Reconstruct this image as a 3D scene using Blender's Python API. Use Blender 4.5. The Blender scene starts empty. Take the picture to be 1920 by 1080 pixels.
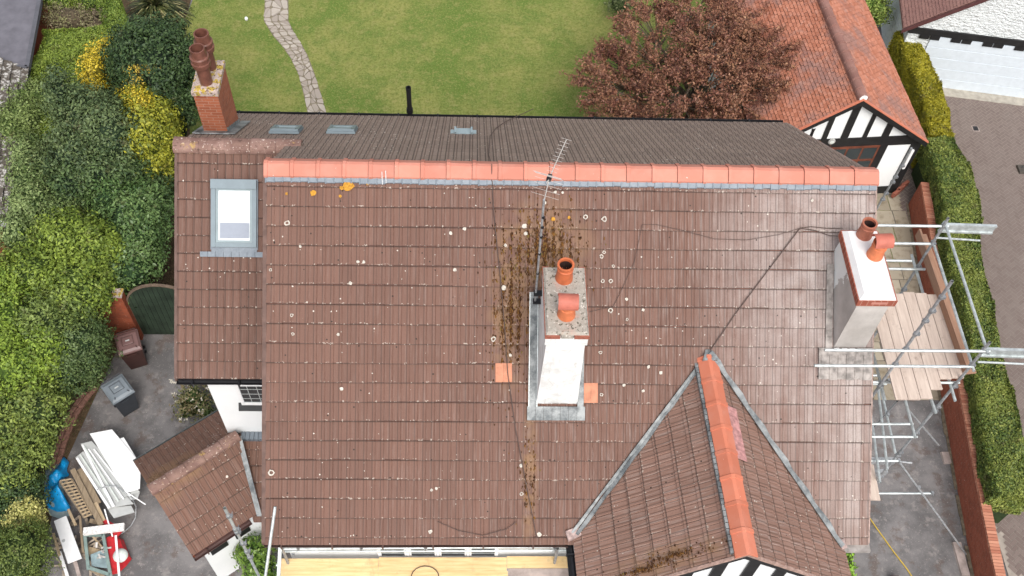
import bpy, bmesh, math, random
import numpy as np
from mathutils import Vector, Matrix
random.seed(7); rng = np.random.default_rng(7)
R = math.radians
S = bpy.context.scene
# ------------------------------------------------------------------ camera
FPX, DEP, ROLL, YAW, PITCH = 1885.37, R(55.231), R(3.871), R(4.011), R(36.316)
TP = math.tan(PITCH); CP = math.cos(PITCH); SP = math.sin(PITCH)
CAM = Vector((3.669, -11.921, 23.118))
FW = Vector((math.sin(YAW)*math.cos(DEP), math.cos(YAW)*math.cos(DEP), -math.sin(DEP)))
_r = Vector((math.cos(YAW), -math.sin(YAW), 0)); _u = _r.cross(FW)
RT = math.cos(ROLL)*_r + math.sin(ROLL)*_u
UP = -math.sin(ROLL)*_r + math.cos(ROLL)*_u
cd = bpy.data.cameras.new("camera"); cam = bpy.data.objects.new("camera", cd); S.collection.objects.link(cam)
m = Matrix((RT, UP, -FW)).transposed().to_4x4(); m.translation = CAM; cam.matrix_world = m
cd.sensor_width = 36; cd.lens = 36*FPX/1920; cd.clip_end = 600; cd.clip_start = .1
S.camera = cam
# ------------------------------------------------------------------ light (overcast spring day)
SUN_EL, SUN_AZ = R(52), R(168)       # azimuth from +Y clockwise: a high sun behind cloud, from the camera's side
w = bpy.data.worlds.new("World"); S.world = w; w.use_nodes = True
sky = w.node_tree.nodes.new('ShaderNodeTexSky'); sky.sky_type = 'NISHITA'; sky.sun_disc = False
sky.sun_elevation = SUN_EL; sky.sun_rotation = SUN_AZ; sky.air_density = 1.0; sky.dust_density = 4.0; sky.ozone_density = .6
bg = w.node_tree.nodes['Background']; bg.inputs[1].default_value = .15
hs_ = w.node_tree.nodes.new('ShaderNodeHueSaturation'); hs_.inputs['Saturation'].default_value = .35      # cloud greys the blue sky
w.node_tree.links.new(sky.outputs[0], hs_.inputs['Color']); w.node_tree.links.new(hs_.outputs[0], bg.inputs[0])
sl = bpy.data.lights.new("sun", 'SUN'); sl.energy = 1.0; sl.angle = R(40); sl.color = (1, .96, .9)
so = bpy.data.objects.new("sun", sl); S.collection.objects.link(so)
sd = Vector((math.sin(SUN_AZ)*math.cos(SUN_EL), math.cos(SUN_AZ)*math.cos(SUN_EL), math.sin(SUN_EL)))
so.rotation_euler = sd.to_track_quat('Z', 'Y').to_euler(); so.location = sd*50
S.view_settings.view_transform = 'Standard'; S.view_settings.look = 'None'; S.view_settings.gamma = 1
S.view_settings.exposure = .62
# ------------------------------------------------------------------ helpers
def ray(px, py): return FW + RT*((px-960)/FPX) - UP*((py-540)/FPX)
def PL(px, py, n, k):
    d = ray(px, py); n = Vector(n); return CAM + d*((k-n.dot(CAM))/n.dot(d))
def G(px, py, z=0.0): return PL(px, py, (0, 0, 1), z)          # point of the level z
def YP(px, py, y): return PL(px, py, (0, 1, 0), y)
def XP(px, py, x): return PL(px, py, (1, 0, 0), x)
H = 9.6                                                         # ridge height
def FR(px, py, o=0.): return PL(px, py, (0, -TP, 1), H+o)       # point on the front roof slope
def RR(px, py, o=0.): return PL(px, py, (0, TP, 1), H+o)        # point on the rear roof slope
def V(*a): return Vector(a)
ORG = {}
def org(o): return ORG.get(o.name, Vector((0, 0, 0))) if o else Vector((0, 0, 0))
class MB:
    def __init__(s): s.v = []; s.f = []; s.uv = []; s.anyuv = False
    def quad(s, *p, uv=None):
        b = len(s.v); s.v += [tuple(x) for x in p]; s.f.append(tuple(range(b, b+len(p))))
        s.uv.append(uv or [(0, 0)]*len(p)); s.anyuv |= uv is not None
        return s
    def hexa(s, a, b):          # a: 4 bottom corners, b: 4 top corners
        n = len(a); s.quad(*reversed(a)); s.quad(*b)
        for i in range(n): s.quad(a[i], a[(i+1) % n], b[(i+1) % n], b[i])
        return s
    def box(s, x0, x1, y0, y1, z0, z1, t=0.):  # t: inward taper at the top
        a = [V(x0, y0, z0), V(x1, y0, z0), V(x1, y1, z0), V(x0, y1, z0)]
        b = [V(x0+t, y0+t, z1), V(x1-t, y0+t, z1), V(x1-t, y1-t, z1), V(x0+t, y1-t, z1)]
        return s.hexa(a, b)
    def slab(s, c, U, W, N):     # box centred at c with half vectors U, W, N
        c = Vector(c); a = [c-U-W-N, c+U-W-N, c+U+W-N, c-U+W-N]; return s.hexa(a, [p+2*N for p in a])
    def beam(s, p, q, w, h, up=(0, 0, 1)):
        p = Vector(p); q = Vector(q); d = (q-p); L = d.length; d.normalize()
        sdv = d.cross(Vector(up)); 
        if sdv.length < 1e-4: sdv = d.cross(Vector((0, 1, 0)))
        sdv.normalize(); n = sdv.cross(d)
        return s.slab((p+q)/2, d*(L/2), sdv*(w/2), n*(h/2))
    def prism(s, pts, d):        # polygon pushed along d
        a = [Vector(p) for p in pts]; return s.hexa(a, [p+Vector(d) for p in a])
    def tube(s, pts, r, n=8, cap=True):
        pts = [Vector(p) for p in pts]; rs = r if isinstance(r, (list, tuple)) else [r]*len(pts)
        ring = []; prev = None
        for i, p in enumerate(pts):
            t = (pts[min(i+1, len(pts)-1)]-pts[max(i-1, 0)])
            if t.length < 1e-7: t = Vector((0, 0, 1))
            t.normalize()
            a = prev if prev else (Vector((1, 0, 0)) if abs(t.x) < .9 else Vector((0, 1, 0)))
            a = (a - t*a.dot(t)).normalized(); prev = a; b = t.cross(a)
            k = len(s.v); s.v += [tuple(p+rs[i]*(math.cos(6.28318*j/n)*a+math.sin(6.28318*j/n)*b)) for j in range(n)]
            ring.append(k)
        for i in range(len(ring)-1):
            for j in range(n):
                s.f.append((ring[i]+j, ring[i]+(j+1) % n, ring[i+1]+(j+1) % n, ring[i+1]+j)); s.uv.append([(0, 0)]*4)
        if cap:
            s.f.append(tuple(ring[0]+j for j in reversed(range(n)))); s.uv.append([(0, 0)]*n)
            s.f.append(tuple(ring[-1]+j for j in range(n))); s.uv.append([(0, 0)]*n)
        return s
    def lathe(s, c, prof, n=20, ax=(0, 0, 1)):   # prof: (radius, height)
        c = Vector(c); ax = Vector(ax).normalized()
        return s.tube_prof(c, ax, prof, n)
    def tube_prof(s, c, ax, prof, n):
        a = Vector((1, 0, 0)) if abs(ax.x) < .9 else Vector((0, 1, 0)); a = (a-ax*a.dot(ax)).normalized(); b = ax.cross(a); ks = []
        for r, h in prof:
            ks.append(len(s.v)); s.v += [tuple(c+ax*h+r*(math.cos(6.28318*j/n)*a+math.sin(6.28318*j/n)*b)) for j in range(n)]
        for i in range(len(ks)-1):
            for j in range(n): s.f.append((ks[i]+j, ks[i]+(j+1) % n, ks[i+1]+(j+1) % n, ks[i+1]+j)); s.uv.append([(0, 0)]*4)
        return s
    def build(s, name, mat, parent=None, smooth=False, bevel=0, recalc=True):
        o0 = org(parent); me = bpy.data.meshes.new(name)
        me.from_pydata([(x-o0.x, y-o0.y, z-o0.z) for x, y, z in s.v], [], s.f)
        if s.anyuv:
            uvl = me.uv_layers.new(name='UVMap'); uvl.data.foreach_set('uv', [c for f in s.uv for p in f for c in p])
        o = bpy.data.objects.new(name, me); S.collection.objects.link(o); me.materials.append(mat)
        if smooth: me.polygons.foreach_set('use_smooth', [True]*len(me.polygons))
        if recalc and len(s.f) < 20000:
            bm = bmesh.new(); bm.from_mesh(me); bmesh.ops.recalc_face_normals(bm, faces=bm.faces); bm.to_mesh(me); bm.free()
        if bevel:
            md = o.modifiers.new('bevel', 'BEVEL'); md.width = bevel; md.segments = 2; md.limit_method = 'ANGLE'
        if parent: o.parent = parent
        ORG[o.name] = o0.copy()
        return o
def tag(o, label=None, cat=None, group=None, kind=None):
    if label: o['label'] = label
    if cat: o['category'] = cat
    if group: o['group'] = group
    if kind: o['kind'] = kind
    return o
def thing(name, loc, label, cat, group=None):
    o = bpy.data.objects.new(name, None); S.collection.objects.link(o); o.location = loc; o.empty_display_size = .2
    ORG[o.name] = Vector(loc); return tag(o, label, cat, group)
# ------------------------------------------------------------------ materials
class NT:
    def __init__(s, name, rough=.85, metal=0., spec=.3):
        s.m = bpy.data.materials.new(name); s.m.use_nodes = True; s.t = s.m.node_tree; s.b = s.t.nodes['Principled BSDF']
        s.b.inputs['Roughness'].default_value = rough; s.b.inputs['Metallic'].default_value = metal
        s.b.inputs['Specular IOR Level'].default_value = spec
    def set(s, sock, v):
        if isinstance(v, bpy.types.NodeSocket): s.t.links.new(v, sock)
        elif v is not None:
            if isinstance(v, (tuple, list)) and len(v) == 3 and sock.type == 'RGBA': v = (*v, 1)
            sock.default_value = v
    def n(s, ty, ins=None, out=0, **kw):
        nd = s.t.nodes.new(ty)
        for k, v in kw.items(): setattr(nd, k, v)
        for k, v in (ins or {}).items(): s.set(nd.inputs[k], v)
        return nd.outputs[out]
    def obj(s): return s.n('ShaderNodeTexCoord', out='Object')
    def pos(s): return s.n('ShaderNodeNewGeometry', out='Position')
    def uv(s): return s.n('ShaderNodeTexCoord', out='UV')
    def isl(s): return s.n('ShaderNodeNewGeometry', out='Random Per Island')
    def map(s, v, sc=(1, 1, 1), rot=(0, 0, 0), loc=(0, 0, 0)): return s.n('ShaderNodeMapping', {'Vector': v, 'Scale': sc, 'Rotation': rot, 'Location': loc})
    def noise(s, v, sc, det=4, rough=.6, dist=0): return s.n('ShaderNodeTexNoise', {'Vector': v, 'Scale': sc, 'Detail': det, 'Roughness': rough, 'Distortion': dist})
    def vor(s, v, sc, feat='F1', out=0, rnd=1.): return s.n('ShaderNodeTexVoronoi', {'Vector': v, 'Scale': sc, 'Randomness': rnd}, out=out, feature=feat)
    def ma(s, op, a, b=None, c=None, clamp=False):
        nd = s.t.nodes.new('ShaderNodeMath'); nd.operation = op; nd.use_clamp = clamp; s.set(nd.inputs[0], a)
        if b is not None: s.set(nd.inputs[1], b)
        if c is not None: s.set(nd.inputs[2], c)
        return nd.outputs[0]
    def mr(s, v, a, b, c=0., d=1.): return s.n('ShaderNodeMapRange', {'Value': v, 'From Min': a, 'From Max': b, 'To Min': c, 'To Max': d})
    def mix(s, f, a, b, mode='MIX'):
        nd = s.t.nodes.new('ShaderNodeMix'); nd.data_type = 'RGBA'; nd.blend_type = mode; nd.clamp_factor = True
        s.set(nd.inputs[0], f); s.set(nd.inputs[6], a); s.set(nd.inputs[7], b); return nd.outputs[2]
    def ramp(s, f, st):
        nd = s.t.nodes.new('ShaderNodeValToRGB'); s.set(nd.inputs[0], f); e = nd.color_ramp.elements
        while len(e) < len(st): e.new(.5)
        for i, (p, c) in enumerate(st): e[i].position = p; e[i].color = (*c, 1) if len(c) == 3 else c
        return nd.outputs[0]
    def sep(s, v): nd = s.t.nodes.new('ShaderNodeSeparateXYZ'); s.set(nd.inputs[0], v); return nd.outputs
    def comb(s, x, y, z=0.): return s.n('ShaderNodeCombineXYZ', {'X': x, 'Y': y, 'Z': z})
    def bump(s, h, st=.3, d=.01): s.t.links.new(s.n('ShaderNodeBump', {'Height': h, 'Strength': st, 'Distance': d}), s.b.inputs['Normal'])
    def col(s, c): s.set(s.b.inputs['Base Color'], c); return s
def plain(name, c, rough=.6, metal=0., var=.12, sc=6., spec=.4):
    a = NT(name, rough, metal, spec); f = a.noise(a.pos(), sc, 5)
    a.col(a.mix(a.mr(f, .35, .65), tuple(x*(1-var) for x in c), tuple(min(1, x*(1+var)) for x in c))); a.bump(f, .15, .005); return a.m
def tile_mat(name, c, gauge, tw, pale=(.42, .36, .33), palex=None, specks=1., moss=0., grey=0., groove=.5, streak=1.):
    a = NT(name, .72, 0, .35); uv = a.uv(); U = a.sep(uv); u, v = U[0], U[1]; P = a.pos(); X = a.sep(P)
    iu = a.ma('FLOOR', a.ma('DIVIDE', u, tw)); iv = a.ma('FLOOR', a.ma('DIVIDE', v, gauge))
    wn = a.n('ShaderNodeTexWhiteNoise', {'Vector': a.comb(iu, iv)}, noise_dimensions='3D')
    wr = a.n('ShaderNodeTexWhiteNoise', {'Vector': a.comb(0.5, iv)}, noise_dimensions='3D')
    dark = tuple(x*.88 for x in c); light = tuple(x*1.1 for x in c)
    col = a.mix(wn, dark, light)
    big = a.noise(P, .55, 4); col = a.mix(a.mr(big, .35, .7, 0, .3), col, tuple(x*1.25 for x in (c[0], c[1]*1.03, c[2]*1.02)))
    # weathering streaks that run down each tile
    st = a.noise(a.comb(a.ma('MULTIPLY', u, 26), a.ma('ADD', a.ma('MULTIPLY', v, 1.1), a.ma('MULTIPLY', wr, 9))), 1, 3, .7)
    st = a.mr(st, .5, .78, 0, .55*streak)
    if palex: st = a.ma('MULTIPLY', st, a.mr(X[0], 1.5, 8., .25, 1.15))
    col = a.mix(st, col, pale)
    if palex:    # pale dust, with the slope's sheen painted into the colour: stripes per half tile
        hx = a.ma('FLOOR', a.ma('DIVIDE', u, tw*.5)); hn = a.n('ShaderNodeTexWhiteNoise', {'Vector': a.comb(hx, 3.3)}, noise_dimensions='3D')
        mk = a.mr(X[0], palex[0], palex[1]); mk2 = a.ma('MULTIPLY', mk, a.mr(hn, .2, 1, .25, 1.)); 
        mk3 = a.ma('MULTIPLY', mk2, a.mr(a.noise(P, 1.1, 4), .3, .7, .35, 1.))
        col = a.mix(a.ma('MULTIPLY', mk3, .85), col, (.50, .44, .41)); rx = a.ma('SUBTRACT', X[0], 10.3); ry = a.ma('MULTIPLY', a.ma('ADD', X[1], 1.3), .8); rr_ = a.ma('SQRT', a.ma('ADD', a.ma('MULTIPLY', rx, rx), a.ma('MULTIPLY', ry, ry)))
        wz_ = a.mr(rr_, .3, 2.6, 1, 0); col = a.mix(a.ma('MULTIPLY', wz_, a.mr(a.noise(P, 2.2, 5, .7), .3, .65, .15, .75)), col, (.47, .42, .40)); a.set(a.b.inputs['Roughness'], a.mr(X[0], 6., 11., .72, .5))  # round pale patch: sheen beside the right stack, painted into the tile colour
    fine = a.noise(P, 45, 3); col = a.mix(a.mr(fine, .3, .7, 0, .28), col, tuple(x*.62 for x in c))
    # dirt that settles in the side joints
    fr = a.ma('FRACT', a.ma('DIVIDE', u, tw*.5)); e = a.ma('MINIMUM', fr, a.ma('SUBTRACT', 1., fr)); 
    col = a.mix(a.mr(e, .025, .10, groove, 0), col, (.03, .018, .014))
    fv = a.ma('FRACT', a.ma('DIVIDE', v, gauge)); col = a.mix(a.mr(fv, .0, .07, .85, 0), col, (.03, .018, .014)); col = a.mix(a.mr(fv, .955, .985, 0, .7), col, (.045, .028, .022))  # dark lines near both edges of each course
    # lichen: pale dots of different sizes
    if specks:
        lm = a.mr(a.noise(P, .8, 3), .42, .6, .1, 1.)
        d = a.vor(P, 2.7); ci = a.n('ShaderNodeTexVoronoi', {'Vector': P, 'Scale': 2.7}, out='Color'); cs = a.sep(ci)
        sz = a.mr(cs[0], 1-.16*specks, 1., .0, .085); dd = a.ma('ADD', d, a.ma('MULTIPLY', a.ma('SUBTRACT', a.noise(P, 30, 2), .5), .05))
        col = a.mix(a.ma('MULTIPLY', a.ma('LESS_THAN', dd, sz), a.ma('GREATER_THAN', cs[0], 1-.16*specks)), col, (.62, .57, .5))
        d2 = a.vor(P, 17); c2 = a.sep(a.n('ShaderNodeTexVoronoi', {'Vector': P, 'Scale': 17.}, out='Color'))
        col = a.mix(a.ma('MULTIPLY', a.ma('LESS_THAN', a.ma('ADD', d2, a.ma('MULTIPLY', a.ma('SUBTRACT', a.noise(P, 60, 2), .5), .25)), a.ma('MULTIPLY', lm, .24)), a.ma('GREATER_THAN', c2[1], 1-.11*specks)), col, (.6, .55, .48))
        d3 = a.vor(P, 11); c3 = a.sep(a.n('ShaderNodeTexVoronoi', {'Vector': P, 'Scale': 11.}, out='Color'))
        col = a.mix(a.ma('MULTIPLY', a.ma('LESS_THAN', d3, .17), a.ma('GREATER_THAN', c3[2], 1-.05)), col, (.03, .02, .015))
        # short pale crumbs along the lower edge of the courses
        lf = a.ma('MULTIPLY', a.ma('GREATER_THAN', fv, .9), a.ma('GREATER_THAN', a.noise(P, 22, 3), .61)); col = a.mix(a.ma('MULTIPLY', lf, .5), col, (.6, .53, .45))
    if moss:
        for (mx, my, sx, sy, amt) in MOSS:
            dx = a.ma('DIVIDE', a.ma('SUBTRACT', X[0], mx), sx); dy = a.ma('DIVIDE', a.ma('SUBTRACT', X[1], my), sy)
            r = a.ma('SQRT', a.ma('ADD', a.ma('MULTIPLY', dx, dx), a.ma('MULTIPLY', dy, dy)))
            mk = a.mr(r, .45, 1.05, 1, 0)
            n1 = a.noise(a.comb(a.ma('MULTIPLY', u, 30), a.ma('MULTIPLY', v, 11)), 1, 4, .75); n0 = a.noise(P, 3.4, 4, .6)
            col = a.mix(a.ma('MULTIPLY', a.ma('MULTIPLY', mk, a.mr(n0, .38, .6)), .75), col, (.25, .145, .075))
            g = a.mr(a.ma('ADD', n1, a.ma('MULTIPLY', a.ma('SUBTRACT', mk, 1.), .25)), .585-amt*.12, .62-amt*.12)
            col = a.mix(a.ma('MULTIPLY', g, .8), col, a.mix(a.noise(P, 12, 3), (.035, .017, .010), (.13, .07, .022)))
    a.col(col); a.bump(a.ma('ADD', fine, a.ma('MULTIPLY', st, -.3)), .35, .006); return a.m
MOSS = [(4.98, -1.2, 1.0, .9, .6), (4.36, -2.0, .45, 1.3, .6), (4.74, -4.45, .18, 1.2, .1)]
GA, TW = .347, .30
BR = (.160, .083, .061)
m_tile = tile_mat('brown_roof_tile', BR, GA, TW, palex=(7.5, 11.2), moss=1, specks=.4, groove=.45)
m_tile_wing = tile_mat('brown_wing_tile', (.150, .078, .057), GA, TW, specks=.5, streak=.4, groove=.62)
m_tile_rear = tile_mat('grey_brown_roof_tile', (.235, .172, .138), GA, TW, pale=(.38, .31, .27), specks=1.6, groove=.85, streak=.5)
MOSS = [(7.05, -6.1, 1.0, .3, .1)]
m_tile_gable = tile_mat('gable_roof_tile', (.240, .138, .105), GA, TW, specks=.5, streak=1.3, groove=.5, moss=1)
MOSS = [(-2.85, -3.2, .6, .6, .5), (-2.3, -2.8, .5, .45, .4)]
m_tile_porch = tile_mat('porch_roof_tile', (.165, .085, .06), GA, TW, specks=.8, moss=1, streak=.5)
a = NT('orange_plain_tile', .8); u = a.uv(); U = a.sep(u)
wn = a.n('ShaderNodeTexWhiteNoise', {'Vector': a.comb(a.ma('FLOOR', a.ma('DIVIDE', U[0], .165)), a.ma('FLOOR', a.ma('DIVIDE', U[1], .1)))})
c = a.mix(wn, (.36, .13, .075), (.50, .205, .13)); P = a.pos()
c = a.mix(a.mr(a.noise(P, .9, 5, .7), .47, .60, 0, .7), c, (.235, .15, .135)); fu = a.ma('FRACT', a.ma('DIVIDE', U[0], .0825)); fv = a.ma('FRACT', a.ma('DIVIDE', U[1], .1)); c = a.mix(a.mr(fv, 0, .22, .75, 0), c, (.08, .03, .02)); c = a.mix(a.mr(a.ma('FRACT', a.ma('DIVIDE', U[0], .165)), 0, .12, .7, 0), c, (.08, .03, .02)); c = a.mix(a.mr(a.noise(P, 6, 4), .55, .75, 0, .5), c, (.55, .34, .27))
c = a.mix(a.ma('GREATER_THAN', a.noise(P, 16, 3), .71), c, (.1, .06, .045)); a.col(c); a.bump(a.noise(P, 30), .3, .01); m_plain = a.m
a = NT('purple_plain_tile', .8); u = a.uv(); U = a.sep(u)
wn = a.n('ShaderNodeTexWhiteNoise', {'Vector': a.comb(a.ma('FLOOR', a.ma('DIVIDE', U[0], .165)), a.ma('FLOOR', a.ma('DIVIDE', U[1], .1)))})
a.col(a.mix(a.noise(a.pos(), 2.5, 5), a.mix(wn, (.16, .08, .075), (.23, .12, .105)), (.30, .17, .14))); m_purple = a.m
def ridge_mat(name, c, dirty):
    a = NT(name, .75, 0, .3); P = a.pos(); k = a.mix(a.isl(), tuple(x*.86 for x in c), tuple(min(1, x*1.06) for x in c))
    k = a.mix(a.mr(a.noise(P, 3, 5), .45, .75, 0, .3*dirty+.1), k, (.62, .42, .35))
    if dirty > .5:
        k = a.mix(a.mr(a.noise(P, 7, 5, .7), .42, .62, 0, .7), k, (.25, .155, .12)); k = a.mix(a.ma('GREATER_THAN', a.noise(P, 20, 4), .635), k, (.6, .5, .43)); k = a.mix(a.mr(a.noise(P, 13, 4), .6, .66, 0, .7), k, (.07, .04, .03))
        k = a.mix(a.mr(a.noise(P, 5, 4), .62, .7, 0, .8), k, (.4, .26, .08))
    k = a.mix(a.ma('GREATER_THAN', a.noise(P, 19, 3), .735), k, (.75, .66, .6)); a.col(k); a.bump(a.noise(P, 60), .15, .004); return a.m
m_ridge = ridge_mat('terracotta_ridge_tile', (.55, .215, .155), .3)
m_ridge_g = ridge_mat('orange_ridge_tile', (.57, .185, .11), .15)
m_ridge_old = ridge_mat('weathered_ridge_tile', (.20, .115, .095), 1)
m_ridge_gar = ridge_mat('garage_ridge_tile', (.26, .13, .105), .3)
a = NT('lead_sheet', .55, .2, .4); P = a.pos(); a.col(a.mix(a.mr(a.noise(P, 4, 5, .7), .38, .62), (.10, .112, .118), (.30, .315, .315))); a.bump(a.noise(P, 14), .4, .02); m_lead = a.m
a = NT('blue_grey_lead', .5, .2, .5); P = a.pos(); a.col(a.mix(a.noise(P, 6, 5, .65), (.085, .11, .14), (.24, .27, .30))); a.bump(a.noise(P, 14), .4, .02); m_bluelead = a.m
a = NT('white_render', .8); P = a.pos(); k = a.mix(a.mr(a.noise(P, 2.6, 6, .7), .45, .62), (.80, .81, .80), (.64, .64, .62)); k = a.mix(a.mr(a.vor(a.map(P, (2, 2, 3.5)), 1.3, 'DISTANCE_TO_EDGE'), .0, .012, .5, 0), k, (.35, .33, .3)); k = a.mix(a.mr(a.noise(a.map(P, (9, 9, 1.2)), 1.3, 4), .56, .7, 0, .35), k, (.45, .44, .41)); k = a.mix(a.mr(a.noise(P, 9, 5, .7), .62, .72, 0, .35), k, (.42, .40, .37))
a.col(k); a.bump(a.noise(P, 18), .5, .01); m_render = a.m
a = NT('clean_white_render', .8); P = a.pos(); a.col(a.mix(a.noise(P, 3, 4), (.74, .76, .76), (.83, .84, .84))); a.bump(a.noise(P, 40), .3, .005); m_white = a.m
a = NT('textured_white_render', .85); P = a.pos(); a.col(a.mix(a.noise(P, 3, 4), (.66, .70, .70), (.76, .79, .79))); a.bump(a.noise(a.map(P, (1, 1, 2)), 7, 3), 1., .10); m_stucco = a.m
a = NT('grey_stained_render', .85); P = a.pos(); k = a.mix(a.mr(a.noise(P, 1.4, 5), .35, .65), (.40, .375, .35), (.55, .52, .49))
XX = a.sep(P); wht = a.ma('ADD', a.ma('MULTIPLY', XX[1], 1.), a.ma('MULTIPLY', a.noise(P, 2.4, 6, .7), 1.3)); wht = a.ma('ADD', wht, a.ma('MULTIPLY', a.ma('SUBTRACT', XX[2], 8.2), .35))
k = a.mix(a.ma('GREATER_THAN', wht, -.95), k, (.78, .80, .78)); a.col(k); a.bump(a.noise(P, 12, 5), .5, .02); m_stain = a.m
def brick_mat(name, c1, c2, mortar, bw=.225, bh=.075, mode='xz', dirt=.2):
    a = NT(name, .85); P = a.pos(); X = a.sep(P)
    uv = a.comb(a.ma('ADD', X[0], X[1]), X[2]) if mode == 'xz' else a.uv()
    br = a.n('ShaderNodeTexBrick', {'Vector': uv, 'Color1': c1, 'Color2': c2, 'Mortar': mortar, 'Scale': 1., 'Mortar Size': .006, 'Mortar Smooth': .3, 'Bias': 0., 'Brick Width': bw, 'Row Height': bh})
    k = a.mix(a.mr(a.noise(P, 5, 5, .7), .45, .75, 0, dirt), br, (.09, .045, .03)); k = a.mix(a.ma('GREATER_THAN', a.noise(P, 26, 3), .70), k, (.6, .5, .42)); a.col(k); a.bump(a.noise(P, 40), .3, .006); return a.m
m_brick = brick_mat('orange_brick', (.27, .08, .04), (.38, .12, .06), (.36, .22, .16))
m_brick_red = brick_mat('red_brick', (.25, .058, .026), (.34, .085, .038), (.22, .075, .045), dirt=.5)
m_brick_loose = plain('red_brick_single', (.30, .10, .065), .85, var=.25, sc=20)
a = NT('coping_brick', .85); a.col(a.mix(a.isl(), (.36, .13, .08), (.55, .26, .17))); m_coping = a.m
m_wallbrick = brick_mat('garden_wall_brick', (.26, .068, .038), (.32, .09, .05), (.30, .13, .09), dirt=.45)
m_edge = plain('brown_edging_brick', (.27, .14, .105), .85, var=.3, sc=14)
a = NT('cement_flaunching', .9); P = a.pos(); k = a.mix(a.noise(P, 12, 5, .75), (.21, .19, .16), (.52, .47, .41)); k = a.mix(a.ma('GREATER_THAN', a.noise(P, 21, 4), .60), k, (.12, .11, .085)); k = a.mix(a.ma('GREATER_THAN', a.noise(P, 17, 4, .6), .62), k, (.62, .58, .52)); k = a.mix(a.mr(a.noise(P, 3.5, 3), .6, .68, 0, .6), k, (.50, .34, .28)); a.col(k); a.bump(a.noise(P, 22, 5), .8, .02); m_cement = a.m
a = NT('lichen_cement', .9); P = a.pos(); k = a.mix(a.noise(P, 12, 5), (.32, .24, .20), (.6, .5, .45)); k = a.mix(a.ma('GREATER_THAN', a.noise(P, 9, 4), .53), k, (.42, .30, .06)); k = a.mix(a.ma('GREATER_THAN', a.noise(P, 24, 3), .6), k, (.12, .07, .05)); a.col(k); a.bump(a.noise(P, 22, 5), .8, .03); m_lichcem = a.m
m_whitecap = plain('white_smooth_cement', (.80, .79, .78), .75, var=.08, sc=3)
m_pot = plain('terracotta_pot', (.58, .17, .07), .6, var=.15, sc=9)
m_pot_rust = plain('brown_terracotta_pot', (.15, .062, .044), .35, var=.25, sc=9)
m_pot_old = plain('faded_terracotta_pot', (.42, .15, .10), .6, var=.15, sc=9)
m_cowl = plain('terracotta_cowl', (.44, .13, .09), .6, var=.1, sc=9)
m_soot = plain('soot', (.035, .015, .012), .95)
m_black = plain('black_plastic', (.012, .012, .014), .35, var=.2)
m_blackpaint = plain('black_painted_timber', (.014, .014, .015), .5, var=.3)
m_galv = plain('galvanised_tube', (.50, .54, .54), .42, .45, .22, 9)
m_galv_dull = plain('dull_steel_tube', (.34, .35, .36), .5, .4, .3, 14)
m_coupler = plain('steel_coupler', (.30, .31, .32), .45, .6, .3, 20)
m_upvc = plain('white_plastic', (.80, .80, .80), .35, var=.03)
m_upvc_grey = plain('light_grey_plastic', (.46, .47, .46), .4, var=.06)
m_frame = plain('grey_window_frame', (.17, .215, .24), .4, .1, .06)
m_frame_w = plain('pale_window_frame', (.24, .30, .32), .4, 0, .06)
def board_mat(name, c1, c2, rot=0., sc=1.):
    a = NT(name, .75); P = a.pos(); v = a.map(P, (9*sc, .9*sc, 9*sc), (0, 0, rot)); f = a.noise(v, 2.2, 5, .65)
    k = a.mix(a.mr(f, .3, .7), c1, c2); k = a.mix(a.mr(a.isl(), 0, 1, 0, .35), k, tuple(x*.72 for x in c1)); k = a.mix(a.mr(a.noise(P, 5, 5, .7), .60, .72, 0, .45), k, (.16, .11, .08)); a.col(k); a.bump(f, .3, .004); return a.m
m_board = board_mat('scaffold_board', (.47, .37, .31), (.66, .55, .47), -.1)
m_board_dk = board_mat('old_scaffold_board', (.30, .165, .105), (.42, .25, .17), -.1)
a = NT('plywood', .6); P = a.pos(); v = a.map(P, (.9, 9, 9)); k = a.mix(a.mr(a.noise(v, 2.5, 5, .6), .3, .7), (.66, .45, .21), (.82, .62, .34)); k = a.mix(a.mr(a.noise(P, 3.5, 6, .75), .56, .72, 0, .5), k, (.30, .2, .12)); a.col(k); m_ply = a.m
m_ply_grey = plain('weathered_plywood', (.40, .33, .30), .8, var=.25, sc=4)
m_timber = board_mat('timber_scrap', (.20, .15, .10), (.36, .28, .19))
m_timber_lt = board_mat('pale_timber_scrap', (.38, .28, .17), (.54, .42, .28), .4)
m_teal = plain('faded_green_paint', (.20, .27, .25), .6, var=.15)
a = NT('tarmac', .9); P = a.pos(); k = a.mix(a.mr(a.noise(P, .9, 6, .65), .42, .58), (.135, .128, .128), (.225, .212, .210)); k = a.mix(a.mr(a.noise(P, 3.2, 6, .75), .54, .62, 0, .6), k, (.33, .30, .285)); k = a.mix(a.mr(a.noise(P, 1.9, 5, .7), .54, .62, 0, .6), k, (.125, .085, .068))
k = a.mix(a.ma('GREATER_THAN', a.noise(P, 26, 4, .7), .64), k, (.40, .37, .34)); k = a.mix(a.mr(a.noise(P, 90, 2), .3, .7, 0, .35), k, (.06, .058, .058)); a.col(k); a.bump(a.noise(P, 120), .3, .005); m_tarmac = a.m
a = NT('lawn_grass', .95, 0, .1); P = a.pos(); k = a.mix(a.mr(a.noise(P, .5, 5, .6), .40, .60), (.130, .205, .040), (.285, .290, .088)); k = a.mix(a.mr(a.noise(P, 1.4, 5, .65), .5, .62, 0, .7), k, (.135, .205, .045)); k = a.mix(a.mr(a.noise(P, 2.9, 5, .7), .52, .62, 0, .6), k, (.32, .29, .11))
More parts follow.
